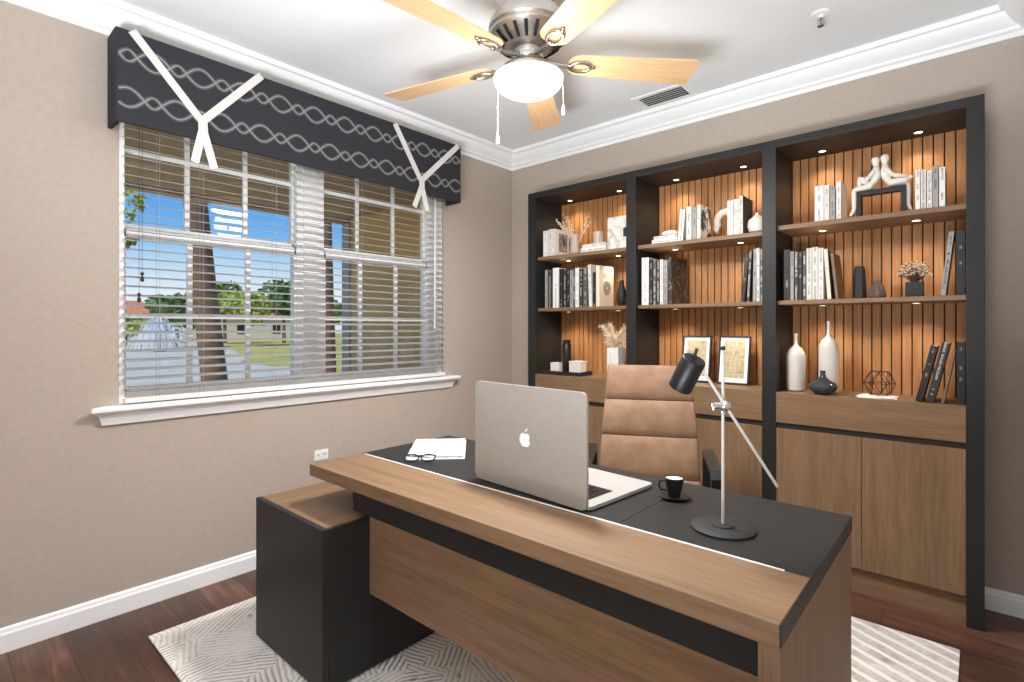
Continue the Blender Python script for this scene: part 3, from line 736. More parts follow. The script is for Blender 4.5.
# tray group on the left counter
TZ = .9603
b = MB().box(-.17, .17, -.085, .085, 0, .0122, .003)
for q in ((-.17, .17, -.085, -.078), (-.17, .17, .078, .085), (-.17, -.163, -.078, .078), (.163, .17, -.078, .078)): b.box(*q, .010, .028, .002)
tag(b.build('tray', M['blackmat'], None, loc=(.672, -.155, TZ)), 'black rectangular tray on the left bay ledge', 'tray')
cn = thing('small_box', 'small white square box at the left end of the black tray', 'box', (.612, -.19, TZ+.0125))
MB().box(-.037, .037, -.03, .03, 0, .066, .003).build('box_body', M['plaster'], cn); MB().box(-.038, .038, -.031, .031, .0665, .075, .003).build('lid', M['plaster'], cn)
b = MB().lathe([(.031, 0), (.033, .003), (.033, .205), (.030, .210), (.027, .210), (.027, .242), (.0, .243)], 28)
tag(b.build('black_bottle', M['blacksatin'], None, 40, loc=(.671, -.15, TZ+.0125)), 'black cylindrical bottle standing in the black tray', 'bottle')
b = MB().box(-.050, .050, -.038, .038, 0, .080, .004)
b2 = thing('ceramic_box', 'white lidded box at the right end of the black tray', 'box', (.768, -.15, TZ+.0125))
b.build('box_body', M['plaster'], b2); MB().box(-.051, .051, -.039, .039, .0805, .090, .003).build('lid', M['plaster'], b2)
pv = thing('pampas_vase', 'tall square white fluted vase with pampas plumes on the left bay ledge', 'vase', (1.09, -.165, TZ))
b = MB()
for sx_ in range(3):
    for sy_ in range(3):
        if sx_ == 1 and sy_ == 1: continue
        b.box(-.044+sx_*.0297, -.044+sx_*.0297+.0285, -.044+sy_*.0297, -.044+sy_*.0297+.0285, 0, .208, .003)
b.box(-.041, .041, -.041, .041, 0, .2)
b.build('vase_body', M['plaster'], pv)
for k, (tx, tz) in enumerate(((-.075, .365), (-.04, .385), (.07, .37), (.035, .33), (-.02, .31))):
    b = MB(); tip = Vector((tx, rnd.uniform(-.02, .01), tz)); root = Vector((tx*.1, 0, .2)); droop = Vector((tx*.55, 0, -.03))
    for i in range(260):
        u = rnd.uniform(.05, 1); p = root.lerp(tip, u)+droop*max(0, u-.75)*2
        dv = Vector((rnd.gauss(tx*.3, .022), rnd.gauss(0, .02), rnd.gauss(.012, .016)))*(1.15-.5*u)
        b.tube([p, p+dv*.6, p+dv+Vector((0, 0, -.010))], [.0014, .0011, .0004], 3)
    b.tube([root-Vector((0, 0, .05)), root, tip], .0016, 4); b.build('plume', M['dried'], pv)
# middle bay
pb_ = MB().sphere((0, 0, 0), .05, (1.05, .75, .36), 3).build('pebble', M['plaster'], None, 60, loc=(1.475, -.165, 1.895))
tag(pb_, 'smooth white pebble lying on the flat books in the middle bay', 'stone')
b = MB(); pts = []
for i in range(15):
    a = R(200-200*i/14); pts.append((.050*math.cos(a), 0, .125+.055*math.sin(a)))
pts += [(.053, 0, .10), (.050, 0, .05), (.046, 0, .004)]
pts = [(-.052, 0, .055), (-.055, 0, .085)] + pts
b.tube(pts, [.010, .018]+[.021]*13+[.021, .021, .021, .021, .022], 14)
tag(b.build('arch_ornament', M['plaster'], None, 50, loc=(1.768, -.02, 1.8285)), 'white horseshoe shaped ornament between two groups of books', 'ornament')
vase('bud_vase', 'round white bud vase by the right upright of the middle bay', 'vase', (1.995, -.165, 1.8284), [(.02, 0), (.042, .012), (.052, .045), (.047, .078), (.022, .098), (.010, .108), (.012, .118), (.009, .118), (.008, .105), (0, .10)], M['plaster'])
def frame(label, x, z, w, h, m2):
    t_ = thing('picture_frame', label, 'picture frame', (x, -.062, z+.003), 0, 'framed prints on the middle bay ledge'); t_.rotation_euler = (R(-9), 0, 0)
    b = MB(); f = .010; b.box(-w/2, w/2, 0, .014, 0, f, .001).box(-w/2, w/2, 0, .014, h-f, h, .001).box(-w/2, -w/2+f, 0, .014, f, h-f, .001).box(w/2-f, w/2, 0, .014, f, h-f, .001)
    b.build('frame', M['blackmat'], t_)
    MB().box(-w/2+f, w/2-f, .006, .012, f, h-f).build('mount', M['paper'], t_)
    q = .030; MB().box(-w/2+q, w/2-q, .0052, .006, q+.008, h-q).build('print', m2, t_)
frame('black framed yellowed script print nearer the lamp shade on the ledge', 1.590, .9605, .185, .292, M['sketch'])
frame('black framed yellowed script print just behind the lamp pole on the ledge', 1.822, .9605, .185, .292, M['sketch'])

# seated pair sculpture
sc_ = thing('seated_pair_sculpture', 'white sculpture of two figures sitting back to back on a black bench', 'sculpture', (2.57, -.19, 1.8472))
b = MB().box(-.100, .100, -.020, .020, .104, .128, .001).box(-.100, -.080, -.020, .020, 0, .105, .001).box(.080, .100, -.020, .020, 0, .105, .001)
b.build('bench', M['blackmat'], sc_)
def skin(name, verts, edges, root, m, parent, sub=2):
    me = bpy.data.meshes.new(name); me.from_pydata([v[:3] for v in verts], edges, [])
    ob = bpy.data.objects.new(name, me); COL.objects.link(ob); me.materials.append(m)
    sm = ob.modifiers.new('skin', 'SKIN'); sm.use_smooth_shade = True
    for i, v in enumerate(verts):
        r_ = v[3]; me.skin_vertices[0].data[i].radius = (r_*1.28, r_*1.28); me.skin_vertices[0].data[i].use_root = (i == root)
    sb = ob.modifiers.new('sub', 'SUBSURF'); sb.levels = sb.render_levels = sub
    dg = bpy.context.evaluated_depsgraph_get(); new = bpy.data.meshes.new_from_object(ob.evaluated_get(dg))
    ob.modifiers.clear(); ob.data = new; new.name = name; bpy.data.meshes.remove(me)
    ob.parent = parent; return ob
def figure(V):
    return skin('figure', V, [(0, 1), (1, 2), (2, 3), (3, 4), (4, 5), (5, 6),
        (2, 7), (7, 8), (8, 9), (9, 10), (2, 11), (11, 12), (12, 13), (13, 14),
        (0, 15), (15, 16), (16, 17), (17, 18), (0, 19), (19, 20), (20, 21), (21, 22)], 0, M['plaster'], sc_)
# pelvis, waist, chest, neck, chin, head, crown | arm a | arm b | leg a | leg b
fl = figure([(-.024, 0, .148, .019), (-.020, 0, .180, .015), (-.015, 0, .222, .017), (-.018, 0, .243, .0075), (-.022, 0, .257, .012), (-.022, 0, .274, .0165), (-.021, 0, .289, .010),
    (-.020, -.022, .222, .008), (-.040, -.026, .196, .0068), (-.055, -.022, .176, .006), (-.064, -.018, .178, .005),
    (-.018, .022, .222, .008), (-.038, .026, .198, .0068), (-.072, .020, .196, .006), (-.084, .018, .202, .005),
    (-.040, -.014, .146, .013), (-.108, -.016, .138, .0105), (-.107, -.017, .040, .0075), (-.124, -.017, .009, .006),
    (-.040, .014, .150, .013), (-.091, .016, .205, .0105), (-.087, .016, .145, .008), (-.104, .016, .138, .006)])
fr_ = figure([(.020, 0, .148, .019), (.020, 0, .180, .016), (.016, 0, .224, .018), (.014, 0, .246, .0075), (.016, 0, .260, .012), (.015, 0, .278, .0165), (.014, 0, .293, .010),
    (.020, -.022, .222, .008), (.048, -.026, .182, .0068), (.085, -.018, .174, .006), (.102, -.010, .172, .005),
    (.020, .022, .222, .008), (.052, .026, .186, .0068), (.088, .016, .178, .006), (.103, .008, .176, .005),
    (.040, .014, .146, .013), (.102, .016, .138, .0105), (.104, .017, .040, .0075), (.118, .017, .009, .006),
    (.040, -.014, .150, .013), (.098, -.018, .150, .0105), (.103, .004, .158, .008), (.122, .012, .172, .006)])
# right bay second shelf
b = MB().lathe([(.030, 0), (.031, .003), (.024, .150), (.019, .162), (.016, .162), (.020, .148), (0, .14)], 6)
tag(b.build('faceted_vase', M['blackmat'], None, None, loc=(2.478, -.155, 1.4463)), 'tall black tapered vase on the right bay second shelf', 'vase')
b = MB(); seg = 40; prof = [(.030, 0), (.036, .008), (.034, .03), (.026, .055), (.015, .078), (.011, .086), (.008, .086), (0, .08)]
b.lathe(prof, seg)
for v in b.b.verts:
    r_ = math.hypot(v.co.x, v.co.y)
    if r_ > .012:
        a = math.atan2(v.co.y, v.co.x); k = 1+.05*math.cos(a*10); v.co.x *= k; v.co.y *= k
tag(b.build('ribbed_vase', M['taupe'], None, 40, loc=(2.552, -.165, 1.4463)), 'small taupe ribbed cone vase beside the black tapered vase', 'vase')
fp = thing('dried_flower_pot', 'black cube pot of pale dried flowers on the right bay second shelf', 'potted plant', (2.70, -.165, 1.4463))
b = MB().box(-.034, .034, -.034, .034, 0, .070, .002); b.build('pot', M['blackmat'], fp)
b = MB(); bb = MB()
for i in range(260):
    a = rnd.uniform(0, 2*math.pi); el = math.asin(rnd.uniform(-.45, 1)); r_ = rnd.uniform(.6, 1)
    p = Vector((.066*r_*math.cos(a)*math.cos(el), .055*r_*math.sin(a)*math.cos(el), .118+.052*r_*math.sin(el)))
    if i % 2 == 0: bb.tube([(0, 0, .06), p*.6+Vector((0, 0, .03)), p], [.0012, .0008, .0005], 3)
    b.mi = (0, 1, 0, 1, 2)[i % 5]; b.sphere(p, rnd.uniform(.0035, .006), (1, 1, .7), 1)
b.build('flower_heads', [M['bloom'], M['dried'], M['taupe']], fp); bb.build('stems', M['taupe'], fp)
# right bay ledge
bv = lambda k, hh: [(.034*k, 0), (.043*k, .006), (.046*k, .02), (.047*k, hh*.60), (.044*k, hh*.66), (.032*k, hh*.735), (.014*k, hh*.785), (.008, hh*.82), (.0065, hh*.93), (.0085, hh), (.006, hh), (.005, hh*.93), (0, hh*.8)]
vase('bottle_vase', 'shorter white bottle vase with a thin neck, at the left of the right bay ledge', 'vase', (2.185, -.14, .9603), bv(1, .31), M['ceramic'])
vase('bottle_vase', 'taller white bottle vase with a thin neck behind the dark squat vase', 'vase', (2.335, -.115, .9603), bv(1, .375), M['ceramic'])
vase('squat_vase', 'dark glazed squat vase with a short neck on the right bay ledge', 'vase', (2.330, -.226, .9603), [(.022, 0), (.036, .004), (.060, .022), (.066, .042), (.058, .058), (.032, .074), (.016, .088), (.011, .105), (.013, .122), (.0095, .122), (.008, .105), (0, .09)], M['greyceramic'])
b = MB()
b.box(-.078, .078, -.062, .062, 0, .0035, .0008, mtx=Matrix.Rotation(R(4), 4, 'Z')); b.box(-.075, .075, -.060, .060, .0036, .0075, .0008, mtx=Matrix.Rotation(R(-7), 4, 'Z'))
tag(b.build('paper_sheets', M['paper'], None, loc=(2.555, -.175, .9603)), 'white paper sheets lying under the wire polyhedron', 'paper')
b = MB(); r_ = .066; zc = .060
hexa = [(r_*math.cos(R(60*i)), r_*math.sin(R(60*i)), zc) for i in range(6)]
top = [(r_*.62*math.cos(R(60*i+30)), r_*.62*math.sin(R(60*i+30)), zc+.056) for i in range(6)]; bot = [(r_*.62*math.cos(R(60*i+30)), r_*.62*math.sin(R(60*i+30)), zc-.056) for i in range(6)]
for i in range(6):
    j = (i+1) % 6
    for a, c_ in ((hexa[i], hexa[j]), (top[i], top[j]), (bot[i], bot[j]), (hexa[i], top[i]), (hexa[j], top[i]), (hexa[i], bot[i]), (hexa[j], bot[i])): b.tube([a, c_], .0017, 5)
tag(b.build('wire_polyhedron', M['blackmat'], None, loc=(2.562, -.165, .970)), 'black wire polyhedron standing on the paper sheets', 'ornament')

# ------------------------------------------------------------ rug
tag(MB().box(0, 2.545, 0, 2.14, 0, .009, .003).build('area_rug', M['rug'], None, loc=(.326, -2.657, .0004)), 'beige and grey hatched area rug under the desk', 'rug')
RUG = .0098

# ------------------------------------------------------------ desk
dk = thing('desk', 'executive desk with oak front, black top and white inlay line', 'desk', (1.777, -1.8625, RUG), R(.35))
DX, DY = 1.78, -1.86
def dbox(b, x0, x1, y0, y1, z0, z1, bev=0): return b.box(x0-DX, x1-DX, y0-DY, y1-DY, z0-RUG, z1-RUG, bev)
dbox(MB(), .900, 2.172, -1.992, -1.483, .718, .750, .001).build('desktop', M['black'], dk)
dbox(MB(), 2.173, 2.654, -1.992, -1.483, .718, .750, .001).build('desktop', M['black'], dk)
dbox(MB(), .905, 2.6535, -2.237, -1.9925, .704, .7505, .001).build('front_plank', M['oakx'], dk)
dbox(MB(), .93, 2.602, -1.9975, -1.9915, .745, .7525, .0005).build('inlay_strip', M['white'], dk)
dbox(MB(), 2.654, 2.6565, -2.237, -1.483, .708, .7502).build('edge_band', M['black'], dk)
b = MB(); dbox(b, 1.167, 2.615, -2.200, -2.17, .615, .704); b.build('fascia', M['black'], dk)
dbox(MB(), 1.273, 2.615, -2.200, -2.172, .335, .6145, .001).build('modesty_panel', M['oakx'], dk)
dbox(MB(), 2.615, 2.6545, -2.235, -1.485, RUG, .7035, .001).build('side_panel', M['oakz'], dk)
dbox(MB(), 1.21, 2.615, -1.99, -1.96, .64, .718).build('top_rail', M['black'], dk)
dbox(MB(), .98, 2.615, -2.17, -1.55, .7045, .7175).build('underframe', M['black'], dk)
dbox(MB(), 1.0, 1.16, -2.10, -1.60, .592, .704, .002).build('support_block', M['black'], dk)
pd = thing('pedestal_cabinet', 'low black cabinet with an oak top under the left end of the desk', 'cabinet', (.93, -2.355, RUG))
def pbox(b, x0, x1, y0, y1, z0, z1, bev=0): return b.box(x0-.93, x1-.93, y0+2.355, y1+2.355, z0-RUG, z1-RUG, bev)
pbox(MB(), .665, 1.214, -2.357, -2.335, .018, .590, .001).build('front_panel', M['black'], pd)
pbox(MB(), .665, 1.1945, -2.3345, -1.25, .568, .5885, .001).build('top_board', M['oaky'], pd)
pbox(MB(), 1.1955, 1.214, -2.3345, -2.14, .018, .5885, .001).build('side_panel', M['black'], pd)
pbox(MB(), 1.1955, 1.214, -2.1375, -1.25, .018, .5885, .001).build('door', M['black'], pd)
pbox(MB(), .667, 1.195, -2.334, -1.252, .025, .567).build('carcass', M['black'], pd)
pbox(MB(), .69, 1.19, -2.32, -1.27, RUG, .026).build('plinth', M['blackmat'], pd)

# ------------------------------------------------------------ laptop
lp = thing('laptop', 'open silver laptop with its lid back facing the viewer on the black desktop', 'laptop', (1.549, -1.931, .7506), R(-4.4))
LW, LD, LH = .513, .365, .357
def rrect(x0, x1, y0, y1, r, n=5):
    o_ = []
    for cx, cy, a0 in ((x1-r, y0+r, -90), (x1-r, y1-r, 0), (x0+r, y1-r, 90), (x0+r, y0+r, 180)):
        o_ += [(cx+r*math.cos(R(a0+90*i/n)), cy+r*math.sin(R(a0+90*i/n))) for i in range(n+1)]
    return o_
MB().prism(rrect(0, LW, .004, LD, .018), .003, .014, 'z', .002).build('base', mat('laptop_palm_rest', '#b4b1ad', .42, .2), lp)
MB().box(.03, LW-.03, .05, LD-.03, 0, .0031).build('rubber_foot', M['blackmat'], lp)
kb = MB().box(.045, LW-.045, .045, .19, .0138, .0144).build('keyboard', M['blackmat'], lp)
b = MB()
for r_ in range(6):
    n = 14; wk = (LW-.10)/n
    for i in range(n): b.box(.05+wk*i+.0015, .05+wk*(i+1)-.0015, .05+.0225*r_, .05+.0225*r_+.0195, .0143, .0162, .0006, 1)
b.build('keys', M['blacksatin'], kb)
MB().box(LW/2-.075, LW/2+.075, .215, .325, .0138, .0143).build('trackpad', mat('trackpad_grey', '#c4c1bd', .3, .3), lp)
lid = MB().prism(rrect(0, LW, .004, LH, .020), -.009, 0, 'y', .0018).build('lid', M['silver'], lp)
MB().box(.012, LW-.012, .0, .0012, .022, LH-.012).build('screen', M['glassdark'], lid)
MB().tube([(.06, -.002, .012), (LW-.06, -.002, .012)], .007, 10).build('hinge', M['blackmat'], lp)
# apple-shaped mark on the lid: body with a bite, and a leaf
b = MB(); s_ = .026; cx, cz = LW*.50, LH*.50
body = []
for i in range(48):
    a = R(90-7.5*i); ca, sa = math.cos(a), math.sin(a)
    r_ = 1.0 + .02*math.cos(2*a)
    x = ca*r_*.95; z = sa*r_
    if z > 0: z -= .22*math.exp(-(x/.28)**2)
    else: x *= 1-.22*(-z)**2; z += .16*math.exp(-(x/.22)**2)
    body.append((x, z))
out = []
for x, z in body:                       # bite out of the right side
    dx, dz = x-1.28, z-.12; dd = math.hypot(dx, dz)
    if dd < .56: x, z = 1.28+dx/dd*.56, .12+dz/dd*.56
    out.append((-x*-1, z))
out = [(cx+x*s_, cz+z*s_) for x, z in out]
b.prism(out, -.0098, -.0089, 'y')
leaf = [(0, 0)] + [(.10*i/6*1.6+.0, .0) for i in range(0)]
leaf = [(.02, 1.02), (.06, 1.28), (.22, 1.46), (.40, 1.54), (.38, 1.30), (.24, 1.10)]
b.prism([(cx+x*s_, cz+z*s_) for x, z in leaf], -.0098, -.0089, 'y')
b.build('logo', M['logo'], lid)

# ------------------------------------------------------------ open book and glasses on the desk
ob_ = thing('open_book', 'open white book lying at the left end of the black desktop', 'book', (1.102, -1.736, .7503), R(135.6))
MB().box(-.178, .178, -.122, .122, 0, .003, .001).build('cover', M['paper'], ob_)
for sgn in (-1, 1):
    pr = []
    n = 8
    for i in range(n+1):
        u = i/n; pr.append((sgn*(.002+.171*u), .0035+.016*math.sin(min(1, u*1.6+.25)*math.pi*.62)*(1-.35*u)))
    b = MB(); b.prism([(sgn*.002, .0032)]+pr+[(sgn*.173, .0032)], -.118, .118, 'y'); b.build('page_block', M['printed'], ob_)
gs = thing('eyeglasses', 'black-rimmed folded eyeglasses lying in front of the open book', 'glasses', (1.216, -1.934, .7535), R(43)); gs.rotation_euler = (R(-58), 0, R(43))
b = MB()
for cx in (-.034, .034): b.tube([(cx+.028*math.cos(a), 0, .021+.020*math.sin(a)) for a in [2*math.pi*i/20 for i in range(20)]], 0.0029, 6, True)
b.tube([(-.008, 0, .028), (0, -.003, .031), (.008, 0, .028)], .002, 6); b.build('rims', M['blacksatin'], gs)
b = MB().tube([(-.063, 0, .030), (-.066, -.01, .026), (-.02, -.018, .012), (.04, -.020, .004)], .0021, 6); b.build('temple', M['blacksatin'], gs)
b = MB().tube([(.063, 0, .030), (.066, -.012, .024), (.02, -.024, .012), (-.045, -.027, .004)], .0021, 6); b.build('temple', M['blacksatin'], gs)
lm = mat('lens_clear', '#ffffff', .05, alpha=.15)
for cx in (-.034, .034): MB().lathe([(.026, 0), (.026, .0008)], 20, Matrix.Translation((cx, 0, .021)) @ Matrix.Diagonal((1, 1, .72, 1)) @ Matrix.Rotation(R(90), 4, 'X')).build('lens', lm, gs)

# ------------------------------------------------------------ cup and saucer
sa = MB().lathe([(.022, 0), (.030, .002), (.047, .007), (.049, .009), (.046, .0095), (.030, .005), (0, .0045)], 36).build('saucer', M['blacksatin'], None, 50, loc=(2.192, -1.672, .7505))
tag(sa, 'black saucer under the coffee cup', 'saucer')
cu = thing('coffee_cup', 'small black coffee cup filled with pale foam on its saucer', 'cup', (2.192, -1.672, .7557))
MB().lathe([(.016, 0), (.018, .001), (.022, .018), (.029, .050), (.031, .062), (.0285, .062), (.026, .048), (.015, .006), (0, .005)], 32).build('cup_body', M['blacksatin'], cu, 50)
MB().lathe([(.0278, .0555), (.0278, .0585), (0, .060)], 28).build('foam', M['coffee'], cu, 40)
hd = Vector((-.86, -.50, 0))
MB().tube([hd*.026+Vector((0, 0, .050)), hd*.043+Vector((0, 0, .051)), hd*.049+Vector((0, 0, .036)), hd*.042+Vector((0, 0, .021)), hd*.022+Vector((0, 0, .020))], .0034, 8).build('handle', M['blacksatin'], cu, 60)

# ------------------------------------------------------------ desk lamp
lx, ly = 2.404, -1.830
la = thing('desk_lamp', 'black and silver desk lamp with a tilted cylinder shade and long arm', 'desk lamp', (lx, ly, .7504))
MB().lathe([(.082, 0), (.084, .002), (.084, .006), (.081, .008), (.03, .009), (.028, .013), (.008, .015)], 48).build('base', M['blackmat'], la, 40)
MB().tube([(0, 0, .012), (0, 0, .490)], .0042, 10).build('pole', M['metalwhite'], la, 60)
MB().sphere((0, 0, .494), .007, sub=2).build('pole_knob', M['blackmat'], la, 60)
Rv = Vector((.747, .665, 0)); Uv = Vector((0, 0, 1)); Cv = Vector((.665, -.747, 0))      # across, up, towards the seat of the room's corner
J = Vector((0, 0, .338)) + Cv*.012
b = MB(); b.sphere(J, .017, (1, 1, 1), 2); b.tube([J-Rv*.030, J+Rv*.012], [.011, .013], 12); b.tube([J-Rv*.034+Uv*.008, J-Rv*.030-Uv*.010], .008, 8); b.tube([Vector((0, 0, .318)), Vector((0, 0, .358))], .0095, 12)
b.build('clamp_joint', M['chrome'], la, 50)
p_up = J - Rv*.064 + Uv*.104; p_dn = J + Rv*.143 - Uv*.219
arm = MB().tube([p_up, p_dn], .0042, 10).build('arm', M['metalwhite'], la, 60)
ax = (Rv*.27 + Uv*.86 + Cv*.43).normalized()
sh_c = p_up - ax*.020 - Rv*.028 - Cv*.005
q = Vector((0, 0, 1)).rotation_difference(ax).to_matrix().to_4x4(); q = Matrix.Translation(sh_c) @ q
sd = MB().lathe([(.0, .049), (.030, .048), (.0325, .045), (.0325, -.047), (.0305, -.047), (.0305, .042), (0, .043)], 36, q, cap=False).build('shade', mat('lamp_black', '#161617', .42), la, 40)
MB().lathe([(.006, .038), (.012, .02), (.020, -.005), (.022, -.02), (.014, -.036), (0, -.040)], 20, q).build('bulb', M['paper'], sd, 60)
b = MB().tube([sh_c+ax*.047, sh_c+ax*.058-Rv*.004], .006, 8); b.sphere(sh_c+ax*.060-Rv*.006, .008, sub=1); b.tube([sh_c+ax*.060-Rv*.004, sh_c+ax*.074+Uv*.006-Rv*.004], .004, 8); b.build('finial', M['blackmat'], sd, 50)

# ------------------------------------------------------------ office chair
ch = thing('office_chair', 'tan suede executive chair with padded segments and black arms behind the desk', 'office chair', (1.80, -1.08, 0), R(27.3))
ph = []
def pad(name, x0, x1, yb, z0, z1, th, xa=None, xb=None):
    """a padded roll: soft rounded cushion between z0 and z1"""
    b = MB(); n = 10; prof = []
    h_ = z1-z0
    for i in range(n+1):
        t_ = i/n; prof.append((-th*(.72+.28*math.sin(math.pi*t_)**.5), z0+h_*t_))
    ring0 = [(y_, z_) for y_, z_ in prof] + [(0, z1), (0, z0)]
    def sec(x, k): return [(x, yb(z_) + y_*k, z_) for y_, z_ in ring0]
    w0 = (x1-x0)/2
    secs = [(-1, .80), (-.985, .94), (-.93, 1), (-.5, 1.04), (0, 1.05), (.5, 1.04), (.93, 1), (.985, .94), (1, .80)]
    wz = lambda z_: w0 if xa is None else xa+(xb-xa)*(z_-z0)/h_
    V = [[(u*wz(p[2]), p[1], p[2]) for p in sec(0, k)] for u, k in secs]
    vs_ = [[b.b.verts.new(p) for p in s2] for s2 in V]
    for A, B in zip(vs_, vs_[1:]):
        m_ = len(A)
        for i in range(m_): b.b.faces.new((A[i], A[(i+1) % m_], B[(i+1) % m_], B[i]))
    b.b.faces.new(vs_[0][::-1]); b.b.faces.new(vs_[-1])
    return b.build(name, M['leather'], ch, 50)
yb = lambda z_: .235+(z_-.50)*.10
zz = [.42, .560, .762, .940, 1.112]; hw = [.245, .242, .232, .217, .203]
for i in range(4): pad('back_cushion', 0, 0, yb, zz[i]+.002, zz[i+1]-.002, .052, hw[i], hw[i+1])
b = MB(); b.prism([(-.235, .47), (.235, .47), (.205, 1.10), (-.205, 1.10)], .0, .014, 'y')
for v in b.b.verts: v.co.y += yb(v.co.z)+.001
b.build('back_shell', M['leather'], ch)
sb = MB().prism(rrect(-.25, .25, -.25, .245, .06), .43, .505, 'z', .02); sb.build('seat_cushion', M['leather'], ch, 50)
MB().box(-.20, .20, -.18, .20, .405, .429, .004).build('seat_frame', M['blackmat'], ch)
for sx_ in (-1, 1):
    x = sx_*.268; b = MB(); lp_ = [(-.18, .44), (-.20, .50), (-.20, .68), (-.175, .718), (.12, .735), (.155, .71), (.165, .52), (.14, .44)]
    pts = [(x, a, z) for a, z in lp_]
    for i in range(len(lp_)):
        pass
    inner = []
    cy, cz = -.02, .585
    A = [(a, z) for a, z in lp_]; Bq = [(cy+(a-cy)*.86, cz+(z-cz)*.80) for a, z in lp_]
    n = len(A)
    for i in range(n):
        j = (i+1) % n
        P0 = [(x-.022, *A[i]), (x+.022, *A[i]), (x+.022, *Bq[i]), (x-.022, *Bq[i])]; P1 = [(x-.022, *A[j]), (x+.022, *A[j]), (x+.022, *Bq[j]), (x-.022, *Bq[j])]
        b.loft(P0, P1)
    b.build('armrest', M['blacksatin'], ch)
MB().box(-.262, .262, -.10, .06, .408, .4285).build('arm_bracket', M['blacksatin'], ch)
MB().lathe([(.032, .13), (.032, .28), (.018, .285), (.018, .404)], 20).build('gas_column', M['blacksatin'], ch, 40)
hub = MB().lathe([(.0, .07), (.045, .07), (.045, .125), (.03, .135), (0, .135)], 24).build('hub', M['chrome'], ch, 40)
pl_ = None
for k in range(5):
    a = R(72*k+20)
    if pl_ is None:
        l1 = MB().tube([(.03, 0, .105), (.16, 0, .098), (.30, 0, .080)], [.022, .018, .013], 10).build('base_leg', M['chrome'], ch, 50)
        b = MB()
        for s2 in (-1, 1): b.lathe([(.012, -.009), (.026, -.008), (.028, 0), (.026, .008), (.012, .009)], 18, Matrix.Translation((.30, s2*.013, .0395)) @ Matrix.Rotation(R(90), 4, 'X'))
        b.tube([(.30, 0, .085), (.30, 0, .045)], .008, 8); c1 = b.build('caster', M['blackmat'], l1, 50); pl_ = (l1, c1)
    else:
        l1 = pl_[0].copy(); COL.objects.link(l1); l1.parent = ch; c1 = pl_[1].copy(); COL.objects.link(c1); c1.parent = l1
    l1.rotation_euler = (0, 0, a)

# ------------------------------------------------------------ outside the window
GZ = -.30
struct(MB().box(-140, -.16, -60, 120, GZ-.3, GZ).build('ground', M['lawn']), 'sunlit lawn outside around the lake', 'lawn')
b = MB(); b.prism([(-60, -8), (-70, 16), (-50.8, 15.3), (-36, 11.2), (-26, 8.3), (-23, 6.6), (-19, 6.3), (-16.2, 7.5), (-12.5, 5.4), (-13.2, 2.5), (-15, -1), (-16, -12)], GZ, GZ+.02, 'z')
struct(b.build('lake', M['lake']), 'pale blue lake with a fountain beyond the porch', 'lake')
struct(MB().prism([(-70, 16.4), (-60, -8), (-61.5, -8), (-73, 18), (-50.9, 17), (-50.8, 15.4)], GZ, GZ+.03, 'z').build('shore', M['sand']), 'pale sandy far shore of the lake', 'shore')
struct(MB().box(-2.6, -.151, -5, 8, GZ, -.03).build('porch_floor', M['mulch']), 'dark porch floor just outside the window', 'porch')
b = MB().box(-2.30, -.151, -3.4, 6, 2.50, 2.62).box(-2.42, -2.30, -3.4, 6, 2.46, 2.72); struct(b.build('porch_soffit', M['soffit']), 'brown porch ceiling outside the window', 'porch ceiling')
struct(MB().box(-2.25, -.151, -.14, .10, -.03, 2.499).build('exterior_wall', M['stucco']), 'tan stucco wall of the house wing seen through the right panes', 'wall')
tag(MB().box(-2.41, -2.255, -.16, .08, GZ, 2.459, .01).build('porch_post', M['post']), 'grey square post at the end of the tan wall outside', 'post')
def palm(label, loc, pts, rad):
    t_ = thing('palm_tree', label, 'palm tree', loc, 0, 'palm trees by the porch')
    MB().tube(pts, rad, 12).build('trunk', M['bark'], t_, 60)
    top = Vector(pts[-1]); b = MB()
    for k in range(14):
        a = 2*math.pi*k/14; d = Vector((math.cos(a), math.sin(a), 0))
        sp2 = [top + d*.78*u + Vector((0, 0, .55*math.sin(u*2.6)-.7*u*u)) for u in (0, .2, .4, .6, .8, 1)]
        b.tube(sp2, [.03, .025, .02, .015, .01, .005], 4)
        sd_ = Vector((-d.y, d.x, 0))
        for i in range(22):
            u = .15+.85*i/22; i0 = min(4, int(u*5)); p = sp2[i0].lerp(sp2[i0+1], u*5-i0)
            for s2 in (-1, 1):
                tip = p + sd_*s2*.3*(1.05-u) + d*.12 - Vector((0, 0, .12)); b.quad(p-d*.016, p+d*.016, tip+d*.006, tip-d*.006)
    b.build('fronds', M['leafa'], t_)
palm('leaning brown palm trunk seen through the left half of the window', (-5, -.50, GZ), [(0, 0, 0), (0, -.09, .95), (0, -.20, 2.0), (0, -.335, 3.45), (0, -.52, 5.2)], [.20, .165, .155, .145, .12])
palm('dark slim palm trunk seen beside the grey post through the right half', (-5, 1.13, GZ), [(0, 0, 0), (0, 0, 1.0), (0, -.04, 2.2), (0, -.07, 3.6), (0, -.10, 5.4)], [.14, .115, .11, .10, .09])
